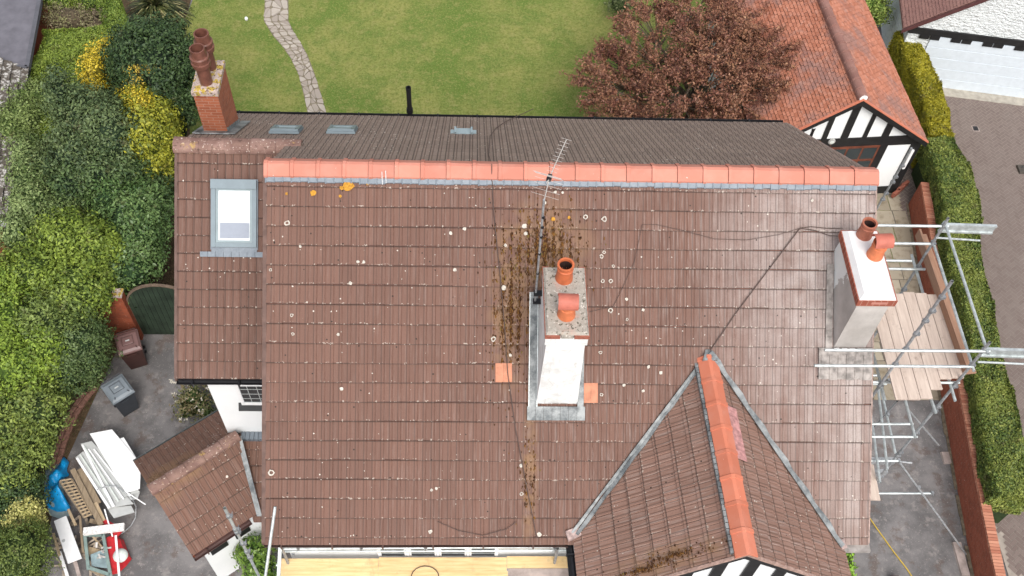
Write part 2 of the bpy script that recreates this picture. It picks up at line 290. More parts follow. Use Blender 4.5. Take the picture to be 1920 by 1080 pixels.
k = a.mix(a.mr(a.noise(P, 9, 6, .8), .40, .55, .75, 0), k, (.115, .155, .03)); k = a.mix(a.mr(a.noise(P, 17, 4, .8), .52, .62, 0, .6), k, (.34, .33, .13)); a.col(k); a.bump(a.noise(P, 45, 4), .8, .05); m_lawn = a.m
a = NT('garden_soil', .95, 0, .1); P = a.pos(); k = a.mix(a.mr(a.noise(P, 3, 6, .7), .3, .7), (.055, .038, .024), (.15, .10, .06)); k = a.mix(a.ma('GREATER_THAN', a.noise(P, 20, 3), .62), k, (.07, .09, .03)); a.col(k); a.bump(a.noise(P, 25, 5), .9, .05); m_soil = a.m
a = NT('crazy_paving_stone', .85); k = a.mix(a.isl(), (.31, .265, .225), (.46, .41, .355)); P = a.pos(); k = a.mix(a.mr(a.noise(P, 6, 5), .45, .7, 0, .5), k, (.33, .29, .24)); a.col(k); a.bump(a.noise(P, 30), .4, .01); m_crazy = a.m
m_joint = plain('dark_joint', (.20, .17, .12), .95, var=.3)
a = NT('flagstone', .85); k = a.mix(a.isl(), (.27, .23, .17), (.40, .35, .27)); P = a.pos(); k = a.mix(a.mr(a.noise(P, 2.5, 6, .7), .5, .66, 0, .7), k, (.16, .12, .07)); a.col(k); a.bump(a.noise(P, 30), .4, .01); m_flag = a.m
a = NT('paver_block', .85); k = a.mix(a.isl(), (.160, .122, .108), (.200, .158, .140)); P = a.pos(); k = a.mix(a.mr(a.noise(P, 1.2, 5), .5, .7, 0, .4), k, (.22, .185, .165)); a.col(k); m_paver = a.m
m_sand = plain('joint_sand', (.33, .29, .25), .95)
m_felt = plain('grey_flat_roofing', (.135, .13, .15), .8, var=.15, sc=3)
a = NT('mossy_dark_tile', .85); P = a.pos(); k = a.mix(a.noise(P, 8, 5), (.05, .042, .035), (.13, .11, .09)); k = a.mix(a.mr(a.noise(P, 7, 6, .75), .50, .60), k, (.52, .50, .47)); a.col(k); m_mossytile = a.m
m_garagedoor = plain('white_garage_door', (.62, .68, .73), .45, var=.04)
m_doorw = plain('white_door_panel', (.82, .82, .82), .4, var=.03)
a = NT('window_glass', .06, 0, .6); a.col((.03, .04, .045)); m_glass = a.m
a = NT('rooflight_glass', .04, 0, 1.); a.b.inputs['Coat Weight'].default_value = 1; a.col((.70, .74, .76)); m_blind = a.m
m_greyblind = plain('grey_blind', (.27, .30, .36), .4, var=.04)
m_woodbrown = plain('brown_stained_timber', (.15, .045, .025), .5, var=.3)
m_gate = plain('dark_green_gate', (.026, .042, .026), .6, var=.35, sc=2.5)
m_bin_br = plain('brown_bin_plastic', (.055, .024, .020), .45, var=.12)
m_bin_lid = plain('faded_brown_lid', (.17, .098, .092), .4, var=.12, sc=3)
m_bin_gr = plain('dark_grey_bin_plastic', (.035, .04, .048), .45, var=.12)
m_bin_glid = plain('faded_grey_lid', (.17, .195, .215), .4, var=.12, sc=3)
m_tarp = plain('blue_tarpaulin', (.01, .30, .66), .35, var=.25, sc=4)
m_poly = plain('grey_polythene', (.25, .33, .35), .3, var=.25, sc=5)
m_redpl = plain('red_plastic', (.45, .02, .025), .4, var=.2)
m_whitepl = plain('pale_plastic', (.62, .66, .62), .4, var=.06)
m_hose = plain('yellow_hose', (.55, .38, .06), .5)
m_cable = plain('dark_cable', (.085, .055, .046), .7)
m_alu = plain('aluminium_rod', (.62, .58, .54), .4, .4)
def leaf_mat(name, cols, rough=.55):
    a = NT(name, rough, 0, .35); st = [(i/(len(cols)-1), c) for i, c in enumerate(cols)]
    k = a.ramp(a.isl(), st); P = a.pos(); k = a.mix(a.mr(a.noise(P, 1.6, 4), .4, .68, 0, .45), k, tuple(min(1, x*1.35) for x in cols[-1])); k = a.mix(a.mr(a.noise(P, 2.3, 5, .7), .585, .66, 0, .55), k, (.10, .075, .035))
    a.col(k); a.b.inputs['Subsurface Weight'].default_value = 0
    return a.m
m_bark = plain('twiggy_bark', (.11, .085, .06), .9, var=.3, sc=12)
# ------------------------------------------------------------------ tiled slope
def tiles(mb, O, U, D, W, L, gauge=GA, tw=TW, u0=0., thick=.028, groove=.009, clip=None, half=True, jit=.004, bond=0., sag=.022):
    """courses of interlocking tiles: O top corner, U along the eave, D down the slope, W, L sizes"""
    O = Vector(O); U = Vector(U).normalized(); D = Vector(D).normalized(); N = U.cross(D)
    if N.z < 0: N = -N
    nc = int(math.ceil(L/gauge)); step = tw*.5 if half else tw; nu = int(math.ceil(W/step))
    bm = bmesh.new(); uvl = bm.loops.layers.uv.new('UVMap')
    def P(u, v, h): return O+U*u+D*v+N*h
    for i in range(nc):
        v0 = i*gauge; v1 = min(L, v0+gauge)
        off = (bond*(i % 2))
        tj = {}
        for j in range(-1 if off else 0, nu+1):
            ua = j*step+off; ub = ua+step; ua_, ub_ = max(0, ua), min(W, ub)
            if ub_-ua_ < .01: continue
            t = (j//2) if half else j
            if t not in tj: tj[t] = (random.uniform(-jit, jit), random.uniform(-jit, jit)*1.9)
            hj, vj = tj[t]; sg = sag*math.sin(ua*.9+i*.7)*.5
            g = groove if (not half or j % 2 == 0) else groove*.7
            w_ = ub_-ua_; e = min(.014, w_*.2)
            us = [ua_, ua_+e, ub_-e, ub_]; hs = [-g, 0, 0, -g]
            ve = v1 + (vj+sg if v1 < L-.01 else 0)
            top = [bm.verts.new(P(us[k], v0, hs[k]+.002+hj)) for k in range(4)]
            bot = [bm.verts.new(P(us[k], ve, hs[k]+thick+hj)) for k in range(4)]
            low = [bm.verts.new(P(us[k], ve, -.012)) for k in range(4)]
            vv = (v0+.0005, v1-.0005)
            for k in range(3):
                f = bm.faces.new((top[k], bot[k], bot[k+1], top[k+1])); 
                for lp, (a_, b_) in zip(f.loops, ((us[k], vv[0]), (us[k], vv[1]), (us[k+1], vv[1]), (us[k+1], vv[0]))): lp[uvl].uv = (a_+u0+50-off, b_+50*gauge)
                f = bm.faces.new((bot[k], low[k], low[k+1], bot[k+1]))
                for lp in f.loops: lp[uvl].uv = (us[k]+u0+50-off, vv[1]+50*gauge-.03)
    if clip:
        for co, no in clip:
            bmesh.ops.bisect_plane(bm, geom=bm.verts[:]+bm.edges[:]+bm.faces[:], plane_co=co, plane_no=no, clear_outer=True)
    bm.verts.index_update()
    base = len(mb.v); mb.v += [tuple(v.co) for v in bm.verts]
    for f in bm.faces:
        mb.f.append(tuple(base+v.index for v in f.verts)); mb.uv.append([tuple(lp[uvl].uv) for lp in f.loops])
    mb.anyuv = True; bm.free(); return mb
DF = V(0, -CP, -SP); DB = V(0, CP, -SP)          # down the front / the rear slope
XL, XR = 0.02, 10.95
YE, ZE = -5.40, H-5.40*TP                        # front eave
YB, ZB = 4.35, H-4.35*TP                         # rear eave
# ================================================================== SETTING
def sheet(name, pts, z, mat):
    mb = MB(); mb.quad(*[V(p[0], p[1], z) for p in pts]); o = mb.build(name, mat); 
    return tag(o, kind='structure')
sheet('ground', [(-150, -120), (160, -120), (160, 170), (-150, 170)], 0, m_tarmac)
sheet('lawn', [(-5.4, 5.2), (16.2, 5.0), (16.4, 13), (15.5, 40), (-6.4, 40)]+[tuple(G(*p)[:2]) for p in ((378, -40), (345, 40), (310, 80), (315, 150))], .006, m_lawn)
sheet('garden_bed', [(-9.0, -30), (-6.2, -5.5), (-6.25, -1.3), (-5.9, .7), (-5.6, 2.3), (-5.0, 3), (-4.9, 9), (-5.3, 11), tuple(G(330, 130)[:2]), tuple(G(318, 75)[:2]), tuple(G(350, 30)[:2]), tuple(G(375, -60)[:2]), (-6.2, 40), (-30, 40), (-30, -30)], .010, m_soil)
sheet('shed_path', [(-5.0, 2.5), (-2.2, 2.5), (-2.2, 9), (-4.9, 9)], .008, m_soil)
# crazy paving: garden path and the strip beside the wing
def crazy(name, left, right, z, size=.3, mat=m_crazy):
    """ribbon between two polylines filled with irregular stones"""
    def interp(pl, t):
        k = t*(len(pl)-1); i = min(int(k), len(pl)-2); return pl[i].lerp(pl[i+1], k-i)
    L = sum((left[i+1]-left[i]).length for i in range(len(left)-1)); nn = max(2, int(L/size)); mb = MB()
    wd = (left[0]-right[0]).length; nw = max(2, int(round(wd/size)))
    P = [[None]*(nw+1) for _ in range(nn+1)]
    for i in range(nn+1):
        for j in range(nw+1):
            ti = i/nn; tj = j/nw
            if 0 < i < nn: ti += random.uniform(-.38, .38)/nn
            if 0 < j < nw: tj += random.uniform(-.36, .36)/nw
            elif j in (0, nw): tj += random.uniform(-.05, .05)
            P[i][j] = interp(left, ti).lerp(interp(right, ti), tj)
    def stone(q):
        c = sum(q, Vector())/len(q); q = [c+(p-c)*max(.6, 1-.028/max((p-c).length, .03)) for p in q]
        out = []
        for i in range(len(q)):
            a, b = q[i], q[(i+1) % len(q)]; out += [a.lerp(b, .16), a.lerp(b, .5)+(a.lerp(b, .5)-c)*random.uniform(-.05, .05), a.lerp(b, .84)]
        mb.prism([V(p.x, p.y, z) for p in out], (0, 0, .012+random.uniform(0, .006)))
    for i in range(nn):
        for j in range(nw):
            q = [P[i][j], P[i+1][j], P[i+1][j+1], P[i][j+1]]
            if random.random() < .45:
                if random.random() < .5: stone([q[0], q[1], q[2]]); stone([q[0], q[2], q[3]])
                else: stone([q[0], q[1], q[3]]); stone([q[1], q[2], q[3]])
            else: stone(q)
    base = MB(); base.quad(*[V(p.x, p.y, z-.004) for p in left+right[::-1]]); b = base.build(name+'_bed', m_joint); tag(b, kind='structure')
    o = mb.build(name, mat); tag(o, kind='structure'); return o
pl = [(497, -8), (495, 40), (512, 68), (530, 88), (545, 110), (560, 140), (570, 180), (580, 225)]
pr = [(541, -8), (541, 40), (552, 62), (566, 84), (576, 102), (587, 130), (600, 170), (615, 225)]
left = [G(-60+497, -300)] + [G(*p) for p in pl]; right = [G(541-60, -300)] + [G(*p) for p in pr]
crazy('path', [G(*p) for p in pl], [G(*p) for p in pr], .016, .24)
crazy('paving', [V(-3.6, 9, 0), V(-3.9, 5, 0), V(-4.3, 2.6, 0)], [V(-2.2, 9, 0), V(-2.2, 5, 0), V(-2.2, 2.6, 0)], .016, .42, plain('brown_worn_stone', (.15, .115, .095), .9, var=.25, sc=5))
# flagstones in the side passage
mb = MB(); y = .6
while y < 7.6:
    h = random.choice((.6, .75, .6)); x = 11.2+random.uniform(-.5, 0)
    while x < 16.6:
        wd = random.choice((.6, .75, .9)); mb.box(x+.012, min(x+wd, 16.7)-.012, y+.012, y+h-.012, .004, .022+random.uniform(0, .006)); x += wd
    y += h
tag(mb.build('patio', m_flag), kind='structure')
# herringbone block paving beyond the hedge
mb = MB(); bw = .105; ang = R(38); ca, sa = math.cos(ang), math.sin(ang)
for i in range(-75, 75):
    for j in range(-75, 75):
        if (i-j) % 4 == 0: cells = ((0, 0, 2, 1),)
        elif (i-j) % 4 == 3: cells = ((0, 0, 1, 2),)
        else: continue
        for a_, b_, w_, h_ in cells:
            x0, y0 = (i+a_)*bw, (j+b_)*bw; x1, y1 = x0+w_*bw, y0+h_*bw
            x0, x1 = sorted((x0, x1)); y0, y1 = sorted((y0, y1)); x0 += .005; y0 += .005; x1 -= .005; y1 -= .005
            cx, cy = ((x0+x1)/2, (y0+y1)/2); wx = 19.9+cx*ca-cy*sa; wy = 4.6+cx*sa+cy*ca
            if wx < 16.6 or wx > 24 or wy > 12.9 or wy < -6: continue
            q = [V(19.9+X*ca-Y*sa, 4.6+X*sa+Y*ca, .024) for X, Y in ((x0, y0), (x1, y0), (x1, y1), (x0, y1))]; mb.quad(*q)
bp = mb.build('block_paving', m_paver); tag(bp, kind='structure')
sheet('paving_bed', [(16.5, -7), (25, -7), (25, 13), (16.5, 13)], .016, m_sand)
# ================================================================== THE HOUSE
house = thing('house', (5.4, -1, 0), 'white rendered house with brown tiled roofs and a terracotta ridge seen from above', 'house')
mb = MB()
wf, wb = -5.1, 4.1                               # front and back wall lines
mb.box(.25, 10.7, wf, wb, 0, ZE-.1)
mb.prism([V(.25, wf, ZE-.11), V(.25, wb, ZE-.11), V(.25, wb, H-wb*TP-.16), V(.25, 0, H-.16), V(.25, wf, H+wf*TP-.16)], (.25, 0, 0))
mb.prism([V(10.45, wf, ZE-.11), V(10.45, wb, ZE-.11), V(10.45, wb, H-wb*TP-.16), V(10.45, 0, H-.16), V(10.45, wf, H+wf*TP-.16)], (.25, 0, 0))
mb.box(-1.59, .24, -2.0, 4.1, 0, 5.6)
mb.prism([V(-1.59, -2.0, 5.59), V(-1.59, 4.1, 5.59), V(-1.59, 4.1, H-4.1*TP-.16), V(-1.59, 1.45, H-1.45*TP-.16)], (.25, 0, 0))
mb.box(5.72, 10.2, -6.15, wf+.01, 0, 5.4)
mb.build('wall', m_white, house)
# main roof
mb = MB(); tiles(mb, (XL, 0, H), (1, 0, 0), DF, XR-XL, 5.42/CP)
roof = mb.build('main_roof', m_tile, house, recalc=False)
mb = MB(); tiles(mb, (-2.05, 0, H), (1, 0, 0), DB, 13.0, 4.37/CP, thick=.032, groove=.02, clip=[(V(XL, 0, 0), V(0, 0, 0))] if 0 else None)
# cut away the part of the rear slope that stands above the lower wing
bm = bmesh.new(); vs = [bm.verts.new(v) for v in mb.v]; uvl = bm.loops.layers.uv.new('UVMap')
for fi, f in enumerate(mb.f):
    c = sum((Vector(mb.v[k]) for k in f), Vector())/len(f)
    if c.x < XL and c.y < 1.42: continue
    nf = bm.faces.new([vs[k] for k in f])
    for lp, q in zip(nf.loops, mb.uv[fi]): lp[uvl].uv = q
me = bpy.data.meshes.new('rear_slope'); bm.to_mesh(me); bm.free(); me.materials.append(m_tile_rear)
me.transform(Matrix.Translation(-ORG[house.name])); ob = bpy.data.objects.new('rear_slope', me); S.collection.objects.link(ob); ob.parent = roof; ORG[ob.name] = ORG[house.name].copy()
# underlay, so that the slopes have thickness
def deck(name, parent, pts, mat=m_woodbrown, t=.10):
    mb = MB(); n = (pts[1]-pts[0]).cross(pts[2]-pts[0]).normalized(); n = n if n.z > 0 else -n
    pts = [p-n*.02 for p in pts]; mb.prism(pts, -n*t); return mb.build(name, mat, parent)
def fz(x, y, o=0): return V(x, y, H-abs(y)*TP+o)
deck('roof_underlay', roof, [fz(XL+.02, 0), fz(XR-.02, 0), fz(XR-.02, YE+.03), fz(XL+.02, YE+.03)])
deck('roof_underlay', roof, [fz(XL+.02, 0), fz(XR-.02, 0), fz(XR-.02, YB-.03), fz(XL+.02, YB-.03)])
deck('roof_underlay', roof, [fz(-2.03, 1.47), fz(XL, 1.47), fz(XL, YB-.03), fz(-2.03, YB-.03)])
# verge undercloak and mortar
def ridge_run(p, q, hw, drop, mat, name, parent, seg=.45, rnd=False, lift=.05, collar=True, orr=None, old=False):
    """row of ridge tiles: angular or half-round, each with a raised collar at one end"""
    p = Vector(p); q = Vector(q); d = (q-p); L = d.length; d.normalize(); sd = d.cross(V(0, 0, 1)).normalized(); up = sd.cross(d)
    n = max(1, int(round(L/seg))); mb = MB()
    def sect(c, k=1., dz=0):
        if rnd: return [c+sd*(hw*k*math.cos(t))+up*(hw*k*math.sin(t)*drop/hw - drop*0 + dz) for t in [math.pi*i/8 for i in range(9)]]
        return [c+sd*hw*k+up*(-drop+dz), c+sd*hw*.16*k+up*(dz*1), c-sd*hw*.16*k+up*(dz*1), c-sd*hw*k+up*(-drop+dz)]
    for i in range(n):
        a_ = p+d*(L*i/n+.004)+up*(lift+random.uniform(-.006, .006)); b_ = p+d*(L*(i+1)/n-.004)+up*(lift+random.uniform(-.003, .003)); w_ = a_.lerp(b_, .14)
        secs = [(a_, 1.06, .014), (w_, 1.06, .014), (w_+d*.004, 1., .0), (b_, 1., .0)] if collar else [(a_, 1.0, .0), (b_, 1., 0.)]
        if old: secs = [(a_, 1.05, .012), (b_, .98, 0)]
        ss = [sect(*t) for t in secs]; b0 = len(mb.v); m_ = len(ss[0])
        for s_ in ss: mb.v += [tuple(x) for x in s_]
        low = [[x-up*.05 for x in s_] for s_ in ss]; b1 = len(mb.v)
        for s_ in low: mb.v += [tuple(x) for x in s_]
        for k in range(len(ss)-1):
            for j in range(m_-1): mb.f.append((b0+k*m_+j, b0+k*m_+j+1, b0+(k+1)*m_+j+1, b0+(k+1)*m_+j)); mb.uv.append([(0, 0)]*4)
            for e in (0, m_-1): mb.f.append((b0+k*m_+e, b0+(k+1)*m_+e, b1+(k+1)*m_+e, b1+k*m_+e)); mb.uv.append([(0, 0)]*4)
        for k in (0, len(ss)-1):
            for j in range(m_-1): mb.f.append((b0+k*m_+j, b0+k*m_+j+1, b1+k*m_+j+1, b1+k*m_+j)); mb.uv.append([(0, 0)]*4)
    return mb.build(name, mat, parent)
ridge_run((XL-.03, .02, H+.045), (XR+.03, .02, H+.045), .205, .13, m_ridge, 'ridge_tiles', roof)
# lead roll and mortar fringe under the ridge
mb = MB(); x = XL
while x < XR:
    x2 = min(XR, x+.15); y0 = -.17; y1 = -.235-random.uniform(0, .02)
    mb.hexa([fz(x, y0, .045), fz(x2, y0, .045), fz(x2-.004, y1, .035), fz(x+.004, y1, .035)], [fz(x, y0, .065), fz(x2, y0, .065), fz(x2-.004, y1, .055), fz(x+.004, y1, .055)])
    mb.tube([fz(x, y0, .062), fz(x, y1-.012, .05)], .014, 6); x = x2
mb.build('ridge_flashing', m_bluelead, roof)
x = XL
while x < XR:
    w_ = random.uniform(.2, .7)
    if random.random() < .35:
        mb = MB(); mb.hexa([fz(x, .16, .02), fz(min(XR, x+w_), .16, .02), fz(min(XR, x+w_), .28, .0), fz(x, .28, .0)], [fz(x, .16, .06), fz(min(XR, x+w_), .16, .06), fz(min(XR, x+w_), .28+random.uniform(0, .05), .05), fz(x, .28, .05)]); mb.build('ridge_mortar', m_ridge, roof)
    x += w_
# gutters
def gutter(p, q, name, parent, mat=m_black, r=.06):
    p = Vector(p); q = Vector(q); d = (q-p).normalized(); s_ = d.cross(V(0, 0, 1)).normalized(); mb = MB()
    prof = [(-r, 0), (-r*.7, -r*.8), (0, -r), (r*.7, -r*.8), (r, 0), (r+.012, 0), (r*.8, -r), (0, -r-.012), (-r*.8, -r), (-r-.012, 0)]
    a_ = [p+s_*x+V(0, 0, 1)*z for x, z in prof]; b_ = [x+(q-p) for x in a_]
    for i in range(len(prof)): mb.quad(a_[i], a_[(i+1) % len(prof)], b_[(i+1) % len(prof)], b_[i])
    mb.quad(*a_[:5]); mb.quad(*b_[:5])
    for k in range(int((q-p).length/.9)): 
        c = p+d*(k*.9+.3); mb.slab(c+V(0, 0, -.03), d*.015, s_*(r+.02), V(0, 0, .045))
    return mb.build(name, mat, parent)
gutter((XL, YE-.0, ZE-.02), (5.45, YE-.0, ZE-.02), 'gutter', roof, plain('brown_gutter', (.10, .06, .05), .5))
gutter((-1.95, YB+.06, ZB-.01), (XR-.1, YB+.06, ZB-.01), 'gutter', roof)
mb = MB(); mb.box(10.42, 10.98, YE-.14, YE+.0, ZE-.12, ZE-.04); mb.build('gutter_end', plain('grey_mortar', (.33, .30, .28), .9, var=.3), roof, bevel=.01)
# left verge of the main roof
mb = MB(); mb.hexa([fz(XL-.05, 0, -.11), fz(XL+.02, 0, -.11), fz(XL+.02, YE, -.11), fz(XL-.05, YE, -.11)], [fz(XL-.05, 0, .03), fz(XL+.02, 0, .03), fz(XL+.02, YE, .03), fz(XL-.05, YE, .03)]); mb.build('verge', plain('brown_verge', (.13, .08, .066), .8, var=.2), roof)
mb = MB(); mb.hexa([fz(XR-.005, 0, -.11), fz(XR+.02, 0, -.11), fz(XR+.02, YE, -.11), fz(XR-.005, YE, -.11)], [fz(XR-.005, 0, .015), fz(XR+.02, 0, .015), fz(XR+.02, YE, .015), fz(XR-.005, YE, .015)])
mb.hexa([fz(XR-.005, 0, -.11), fz(XR+.02, 0, -.11), fz(XR+.02, YB, -.11), fz(XR-.005, YB, -.11)], [fz(XR-.005, 0, .015), fz(XR+.02, 0, .015), fz(XR+.02, YB, .015), fz(XR-.005, YB, .015)]); mb.build('verge', plain('verge_mortar', (.33, .24, .21), .9, var=.3, sc=12), roof)
# new orange tiles let into the brown slope
def patch(px0, py0, px1, py1, name, mat, o=.045, parent=roof):
    q = [FR(px0, py0, o), FR(px1, py0, o), FR(px1, py1, o), FR(px0, py1, o)]; mb = MB()
    m0, m1 = q[0].lerp(q[1], .495), q[3].lerp(q[2], .495); n0, n1 = q[0].lerp(q[1], .505), q[3].lerp(q[2], .505)
    mb.prism([q[0], m0, m1, q[3]], (0, 0, -.03)); mb.prism([n0, q[1], q[2], n1], (0, 0, -.03)); return mb.build(name, mat, parent)
m_newtile = plain('new_orange_tile', (.50, .215, .13), .8, var=.15, sc=8)
patch(929, 681, 960, 716, 'replacement_tile', m_newtile); patch(1095, 718, 1121, 755, 'replacement_tile', m_newtile)
# lichen rosettes of the front slope
def rosette(px, py, r, ring=False):
    mb = lich; c = FR(px, py, .052 if not ring else .05); n_ = 12; b = len(mb.v)
    k = [random.uniform(.75, 1.15) for _ in range(n_)]
    def pt(i, s_, dz=0): t = 6.2832*i/n_; return c+V(1, 0, 0)*(math.cos(t)*r*k[i % n_]*s_)+DF*(math.sin(t)*r*k[i % n_]*s_)+V(0, 0, dz)
    for i in range(n_):
        if ring: mb.quad(pt(i, .55), pt(i, 1.), pt(i+1, 1.), pt(i+1, .55))
        else: mb.quad(c, pt(i, 1.), pt(i+1, 1.))
lich = MB()
for px, py, r, g in [(1133, 411, 5.5, 1), (1098, 407, 4.5, 1), (983, 424, 5, 0), (986, 438, 3.5, 0), (538, 418, 5, 1), (871, 429, 3.5, 0), (948, 460, 3, 0), (853, 506, 3.5, 0), (657, 531, 3.5, 0), (671, 491, 3, 0), (682, 491, 3, 0), (945, 539, 5, 0), (925, 636, 5, 1), (957, 666, 3, 0),
    (1128, 481, 4, 1), (1133, 473, 3.4, 1), (1150, 499, 3, 1), (1130, 527, 4, 1), (1145, 527, 4, 1), (1145, 582, 5, 1), (1175, 561, 3, 0), (1176, 599, 3, 1), (1206, 581, 3, 0), (1126, 661, 3.5, 1), (1128, 740, 3.5, 1), (1216, 688, 3.5, 0), (1239, 699, 3.5, 0), (1170, 722, 3, 0), (1206, 733, 3, 0), (640, 729, 3.5, 0), (634, 627, 3, 0), (509, 886, 6, 1), (818, 916, 3, 0), (809, 919, 3, 0), (977, 873, 3.5, 0), (978, 926, 3.5, 1), (807, 997, 4, 0), (1011, 1002, 4.5, 0), (1022, 380, 3, 0), (547, 591, 3.5, 1), (549, 626, 3, 1), (507, 506, 3, 1), (563, 462, 2.6, 0), (845, 437, 3.5, 0), (1523, 376, 3, 0), (1041, 360, 3, 0), (1055, 361, 2.5, 0)]:
    rosette(px, py, r/104, g)
lich.build('lichen', plain('pale_lichen', (.50, .46, .40), .95, var=.25, sc=30), roof, recalc=False)['kind'] = 'stuff'
lich = MB()
for px, py, r in [(653, 349, 11), (587, 362, 6), (638, 368, 3), (537, 363, 2.6), (690, 344, 3.5), (641, 352, 4), (505, 336, 3), (705, 342, 2.5), (1067, 408, 3), (1037, 411, 4)]: rosette(px, py, r/104)
lich.build('lichen', plain('orange_lichen', (.45, .22, .03), .95, var=.3, sc=30), roof, recalc=False)['kind'] = 'stuff'
def moss(spots, place, parent, n_each, mat, joint=.15):
    q = MB()
    for (cx, cy, sx, sy, amt), n_ in zip(spots, n_each):
        for _ in range(n_):
            a_ = random.uniform(0, 6.2832); rr = abs(random.gauss(0, .5)); x = cx+math.cos(a_)*rr*sx; y = cy+math.sin(a_)*rr*sy
            if joint and random.random() < .7: x = XL+round((x-XL)/joint)*joint+random.gauss(0, .014)
            sz = random.uniform(.005, .014)*(1.6 if random.random() < .12 else 1)
            if y < -5.3 and joint: continue
            c = place(x, y); b = len(q.v); k = 6; L_ = random.uniform(1, 2.4)
            for i in range(k): t = 6.2832*i/k; f_ = random.uniform(.7, 1.25); p_ = place(x+math.cos(t)*sz*f_, y+math.sin(t)*sz*f_*L_); q.v.append((p_.x, p_.y, p_.z))
            q.v.append((c.x, c.y, c.z+sz*.7))
            for i in range(k): q.f.append((b+i, b+(i+1) % k, b+k)); q.uv.append([(0, 0)]*3)
    o = q.build('moss', mat, parent, recalc=False); o['kind'] = 'stuff'; return o
a = NT('moss_clump', .95, 0, .1); a.col(a.ramp(a.isl(), [(0, (.04, .018, .010)), (.6, (.095, .045, .018)), (.9, (.18, .085, .025)), (1, (.15, .11, .035))])); m_moss = a.m
moss([(4.92, -1.15, .85, .75, 1), (4.36, -2.0, .42, 1.3, 1), (4.74, -4.45, .18, 1.2, 1)], lambda x, y: V(x, y, H+TP*y)+V(0, 0, .035), roof, (1300, 1000, 130), m_moss)
# wing roof
WZ = -2.13                                       # the wing's slope lies this far below the main one
def wz(x, y, o=0): return V(x, y, H+WZ+TP*y+o)
YW = WZ/(-2*TP); ZW = H-YW*TP                    # wing ridge
wtop = wz(-2.03, YW)
WE = -2.19
mb = MB(); tiles(mb, (-2.03, YW, ZW), (1, 0, 0), DF, 2.06, (YW-WE)/CP, u0=.07, sag=.004)
wroof = mb.build('wing_roof', m_tile_wing, house, recalc=False)
deck('roof_underlay', wroof, [wz(-2.01, YW), wz(.02, YW), wz(.02, WE+.03), wz(-2.01, WE+.03)])
ridge_run((-2.08, YW, ZW+.03), (.35, YW+.03, ZW+.0), .17, .12, m_ridge_old, 'ridge_tiles', wroof, rnd=True, old=True, lift=-.03)
gutter((-2.03, WE-.03, wz(0, WE).z-.03), (.1, WE-.03, wz(0, WE).z-.03), 'gutter', wroof)
mb = MB(); mb.hexa([wz(-2.07, YW, -.11), wz(-2.02, YW, -.11), wz(-2.02, WE, -.11), wz(-2.07, WE, -.11)], [wz(-2.07, YW, .03), wz(-2.02, YW, .03), wz(-2.02, WE, .03), wz(-2.07, WE, .03)]); mb.build('verge', plain('brown_wing_verge', (.13, .08, .066), .8, var=.2), wroof)
# roof window in the wing
def roofwindow(c, wd, ht, D, parent, blind=True, small=False, apron=.0):
    """c: centre on the slope, D: down slope direction"""
    D = Vector(D); U = V(1, 0, 0); N = U.cross(D); N = N if N.z > 0 else -N; c = Vector(c); mb = MB(); fw = .085 if not small else .06
    def s_(u0, u1, v0, v1, h0, h1, m_): m_.slab(c+U*((u0+u1)/2)+D*((v0+v1)/2)+N*((h0+h1)/2), U*((u1-u0)/2), D*((v1-v0)/2), N*((h1-h0)/2))
    a_, b_ = wd/2, ht/2
    s_(-a_, -a_+fw, -b_, b_, .0, .09, mb); s_(a_-fw, a_, -b_, b_, 0, .09, mb); s_(-a_+fw, a_-fw, -b_, -b_+fw*1.6, 0, .105, mb); s_(-a_+fw, a_-fw, b_-fw, b_, 0, .085, mb)
    f = mb.build('skylight', m_frame, parent, bevel=.006)
    if blind: mb = MB(); s_(-a_-.005, a_+.005, -b_-.03, -b_+.15, .106, .135, mb); mb.build('hood', m_frame, f, bevel=.01)
    mb = MB(); k = fw+.002; i = fw+.045; t = -b_+fw*1.6
    s_(-a_+k, -a_+i, t+.003, b_-k, .02, .075, mb); s_(a_-i, a_-k, t+.003, b_-k, .02, .075, mb); s_(-a_+i, a_-i, t+.003, t+.045, .02, .075, mb); s_(-a_+i, a_-i, b_-i, b_-k, .02, .075, mb); mb.build('sash', m_frame_w, f)
    mb = MB(); s_(-a_+i, a_-i, t+.045, b_-i, .03, .055, mb); mb.build('glass', m_blind if blind else m_glassy, f)
    if blind:
        mb = MB(); s_(-a_+i+.03, a_-i-.01, b_-i-.34, b_-i-.04, .0552, .058, mb); mb.build('blind', m_greyblind, f)
    mb = MB(); s_(-a_-.02, a_+.02, -b_-.04, -b_-.002, 0, .05, mb); s_(-a_-.02, -a_-.003, -b_, b_+.05, 0, .045, mb); s_(a_+.003, a_+.02, -b_, b_+.05, 0, .045, mb); s_(-a_-.003, a_+.003, b_+.003, b_+.09, 0, .05, mb)
    if apron:
        x = -a_-.22
        while x < a_+.12: s_(x, x+.145, b_+.09, b_+.19, .028, .045, mb); x += .15
    mb.build('flashing', m_bluelead if apron else m_frame, f)
a = NT('greenish_rooflight_glass', .08, 0, .9); a.col((.17, .21, .21)); m_glassy = a.m
tl, br = PL(399, 336, (0, -TP, 1), H+WZ), PL(482, 470, (0, -TP, 1), H+WZ)
c = (tl+br)/2; roofwindow(c+V(0, 0, .02), abs(br.x-tl.x)+.01, (br-tl).dot(DF)-.1, DF, wroof, True, False, .1)
for px, w_ in ((537, .57), (642, .55)):
    roofwindow(RR(px, 246, .04), w_, .52, DB, roof, False, True)
